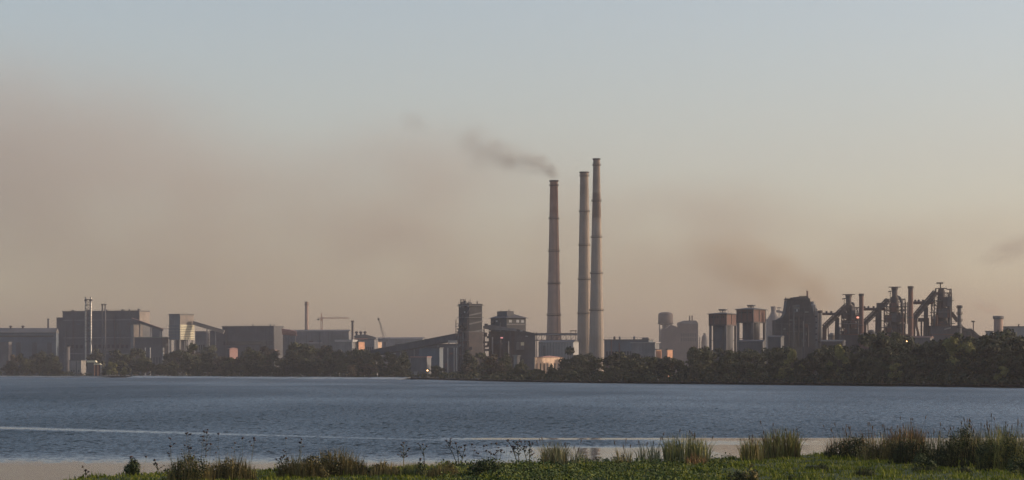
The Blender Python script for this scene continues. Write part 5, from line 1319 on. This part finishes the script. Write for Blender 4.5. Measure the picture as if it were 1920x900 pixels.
def stalk_heads(root, n, w_, hh, up=1.75):
    b, f = MB(), MB()
    for i in range(n):
        x = rnd.uniform(-.95, .95)*w_; y = rnd.uniform(-.4, .4); t = Vector((x + rnd.uniform(-.15, .15), y, hh*rnd.uniform(1.05, up)))
        b.tube((x*.8, y, 0), t, .009, 4, .006)
        for j in range(rnd.choice((0, 1, 2))):
            s = Vector((x*.8, y, 0)).lerp(t, rnd.uniform(.55, .85)); e = s + Vector((rnd.uniform(-.2, .2), rnd.uniform(-.1, .1), rnd.uniform(.1, .25)))
            b.tube(s, e, .006, 4); puff(f, e, rnd.uniform(.025, .045))
        puff(f, t, rnd.uniform(.035, .06))
    b.build('stalks', RM['brown'], root)['kind'] = 'stuff'; f.build('flower_heads', m_flower, root)['kind'] = 'stuff'
def puff(b, c, r):
    for k in range(3):
        d = Vector((rnd.uniform(-1, 1), rnd.uniform(-.6, .6), rnd.uniform(-.5, .8)))*r
        b.lathe([(.1*r, -r*.8), (r, -r*.2), (r*.85, r*.4), (.1*r, r*.8)], 5)
        n = 20
        for i in range(len(b.v)-n, len(b.v)): b.v[i] = tuple(Vector(b.v[i]) + c + d)

# reeds standing along the water, left to right
reeds('grey green reed tuft with arching tips in the calm water at mid bank', 1013, 1066, 819, 872, 'grey', 150, 6, .16, mix='brown')
reeds('thin wispy reeds just right of the grey green tuft, before the chimney reflection', 1062, 1100, 832, 872, 'grey', 34, 4, .2)
reeds('small brownish tuft right of the reflected chimneys', 1150, 1186, 832, 870, 'tan', 40, 4, .14, mix='grey')
reeds('loose thin grey green reeds left of the big dense clump', 1192, 1240, 820, 868, 'grey', 60, 5, .16)
reeds('big dense green reed clump, widest of those in the calm water', 1240, 1332, 809, 868, 'green', 330, 10, .13, mix='grey', thick=.06)
reeds('short dry tuft at the right foot of the big dense clump', 1285, 1325, 843, 872, 'rust', 60, 0, .3)
reeds('yellowish reed clump left half of the pair near the dark stump', 1388, 1432, 812, 863, 'tan', 170, 6, .15, mix='green')
reeds('tall dark green reed clump right half of the pair', 1428, 1502, 796, 860, 'green', 320, 12, .13, mix='brown', thick=.06)
reeds('sparse reddish stalks left of the orange reeds', 1552, 1600, 800, 851, 'rust', 60, 12, .12, mix='grey')
reeds('thin green and red stalks beside the orange reeds', 1598, 1675, 803, 853, 'rust', 120, 16, .12, mix='green')
reeds('dense orange brown reeds, brightest clump on the right bank', 1668, 1735, 791, 854, 'rust', 300, 12, .10, mix='tan', thick=.06)
reeds('thin pale reeds with few heads between the orange and golden clumps', 1735, 1792, 800, 856, 'grey', 60, 12, .14)
reeds('golden reeds with drooping dark heads before the right end', 1792, 1842, 795, 858, 'tan', 180, 16, .14, mix='green')
reeds('tallest reeds with dark heads near the right edge', 1840, 1905, 792, 860, 'green', 240, 22, .14, mix='tan')
reeds('reed stalks with heads cut by the right edge of view', 1900, 1965, 800, 862, 'green', 120, 12, .14, mix='rust')
m_dk = leafmat('shrub_dark_leaves', (.022,.027,.011), (.046,.054,.018), (.11,.11,.038), 1.5, False)
m_md = leafmat('shrub_green_leaves', (.018,.026,.010), (.040,.055,.018), (.085,.10,.035), 1.5, False)
m_bn = leafmat('shrub_brown_leaves', (.045,.040,.014), (.095,.080,.028), (.18,.145,.055), 1.5, False)
bush('dark low shrub under the sparse reddish stalks', 1545, 1632, 810, 860, m_dk, 2200, tall=80, blade='dark')
bush('dark brown shrub under the thin red stalks', 1610, 1698, 812, 864, m_bn, 2000, tall=110, blade='brown')
bush('dark shrub below the dense orange reeds', 1662, 1772, 808, 870, m_dk, 3000, tall=120, blade='dark')
bush('long dark shrub below the golden reeds', 1742, 1858, 804, 876, m_dk, 3600, tall=160, blade='dark')
bush('big dark green shrub at the right end of the bank', 1830, 1955, 798, 882, m_dk, 4200, tall=200, blade='green')
bush('mid green leafy weed patch in front of the dark shrubs', 1700, 1760, 850, 880, m_md, 900)
bush('green leafy weed patch at the right edge of the grass', 1880, 1950, 852, 890, m_md, 1000)
bush('small rounded dark green bush alone on the left end of the bank', 231, 271, 859, 890, m_md, 1300, stalks=2)
bush('dark shrub mound with many dark flower heads above it, on the left bank', 312, 402, 848, 904, m_dk, 1700, tall=160, blade='tan', stalks=15)
bush('brownish grass mound right of the flower heads', 382, 482, 850, 900, m_bn, 1400, tall=260, blade='brown', stalks=6)
bush('reddish brown grass mound left part of the middle mound', 518, 612, 848, 895, m_bn, 1300, tall=320, blade='brown', stalks=3)
bush('highest brown grass mound with spiky top', 578, 690, 838, 892, m_bn, 1400, tall=420, blade='brown')
bush('low brown dry mound left of the bare sapling', 690, 752, 863, 892, m_bn, 800, tall=160, blade='tan')
bush('dark leafy weeds with reddish heads left of the tall weeds', 870, 960, 858, 892, m_md, 1500, stalks=14)
bush('green grassy weeds under the bare sapling', 745, 800, 866, 892, m_md, 700, tall=160, blade='green')
bush('yellowish grass hummock left of the weeds with red heads', 800, 862, 868, 895, m_bn, 500, tall=220, blade='tan')
bush('very dark stump like clump low on the bank, left of the leaning twig', 1362, 1394, 868, 905, m_dk, 900, leaf=(.04, .09))
bush('dark reddish clump with a leaning twig beside the stump like clump', 1388, 1424, 876, 905, m_bn, 600)
for x0, x1, y0, y1, lab in ((1512, 1556, 868, 882, 'dark grass tuft alone on the lawn behind the stump like clump'), (1470, 1498, 890, 899, 'small dark grass tuft at the lower edge, right of stump'),
        (1600, 1642, 874, 892, 'wide dark grass tuft below the thin red stalks'), (1712, 1768, 872, 886, 'flat dark grass tuft below the orange reeds'), (1790, 1822, 876, 886, 'small dark grass tuft below the golden reeds')):
    bush(lab, x0, x1, y0, y1, m_dk, 500, name='grass_tuft', cat='grass tuft', tall=90, blade='dark', leaf=(.04, .08))  # dark leaf and blade colours stand in for shaded hollows in the grass

def weed(label, px, ytop, ybase, lean, branches, name='tall_weed', heads=True, col='dark', multi=1):
    """bare or flowering stalk with side shoots"""
    Y = depth_of(ybase); k = Y/F; hh = (ybase-ytop)*k
    root = thing(name, label, 'weed', (wx(px, Y), Y, ground_z(wx(px, Y), Y)-.05))
    b, f, lf = MB(), MB(), []
    for m_ in range(multi):
        x = (m_ - (multi-1)/2)*.10; le = lean + (m_ - (multi-1)/2)*.28
        pts = [Vector((x + le*hh*(t**1.5), .1*m_*t, hh*t*(1 - .08*m_))) for t in (0, .25, .5, .75, 1)]
        for i, (p, q) in enumerate(zip(pts, pts[1:])): b.tube(p, q, .034 - .007*i, 5, .034 - .007*(i+1))
        if heads: puff(f, pts[-1], .055)
        for j in range(branches):
            t = rnd.uniform(.38, .92); s = pts[0].lerp(pts[-1], t); s = pts[min(3, int(t*4))].lerp(pts[min(4, int(t*4)+1)], t*4-int(t*4))
            e = s + Vector((rnd.uniform(-.34, .34), rnd.uniform(-.15, .15), rnd.uniform(.10, .38)))
            b.tube(s, e, .012, 4, .006)
            if heads: puff(f, e, rnd.uniform(.03, .055))
            for q in range(5): lf.append(s.lerp(e, rnd.random()))
    b.build('stem', RM[col], root)
    if heads: f.build('flower_heads', m_flower, root)['kind'] = 'stuff'
    lf = np.array([tuple(v) for v in lf])
    o = bpy.data.objects.new('leaves', quads_mesh('leaves', lf, nr.normal(size=lf.shape), nr.uniform(.05, .11, len(lf)), m_dk)); C.objects.link(o); o.parent = root; o['kind'] = 'stuff'
    return root
weed('small bare forked sapling with a dark clump at its tip', 757, 829, 880, .0, 9, name='sapling', col='brown')
weed('single thin grey stalk right of the bare sapling', 796, 832, 878, -.06, 5)
weed('fan of three thin dark stalks in the middle of the bank', 861, 826, 878, -.12, 5, multi=3)
weed('tall leaning weed with a dark head left of the grey green reeds', 972, 824, 874, -.22, 9, multi=2)
weed('leafy weed bending right beside the tall leaning weed', 991, 828, 876, -.12, 8, multi=2)
weed('low weed with a reddish head right of the forked sapling', 786, 858, 884, .05, 4)
weed('short weed with sideways dark heads at the left end of the brown mound', 530, 855, 888, -.1, 5)
weed('short dark weed with one leaf sticking out left, alone before calm water', 161, 876, 895, 0, 2)
weed('short dark weed with a flat sideways leaf right of the rounded bush', 297, 868, 893, -.1, 4)
weed('leaning reddish twig beside the stump like clump', 1398, 868, 900, .45, 4, name='dead_twig', heads=False, col='brown')
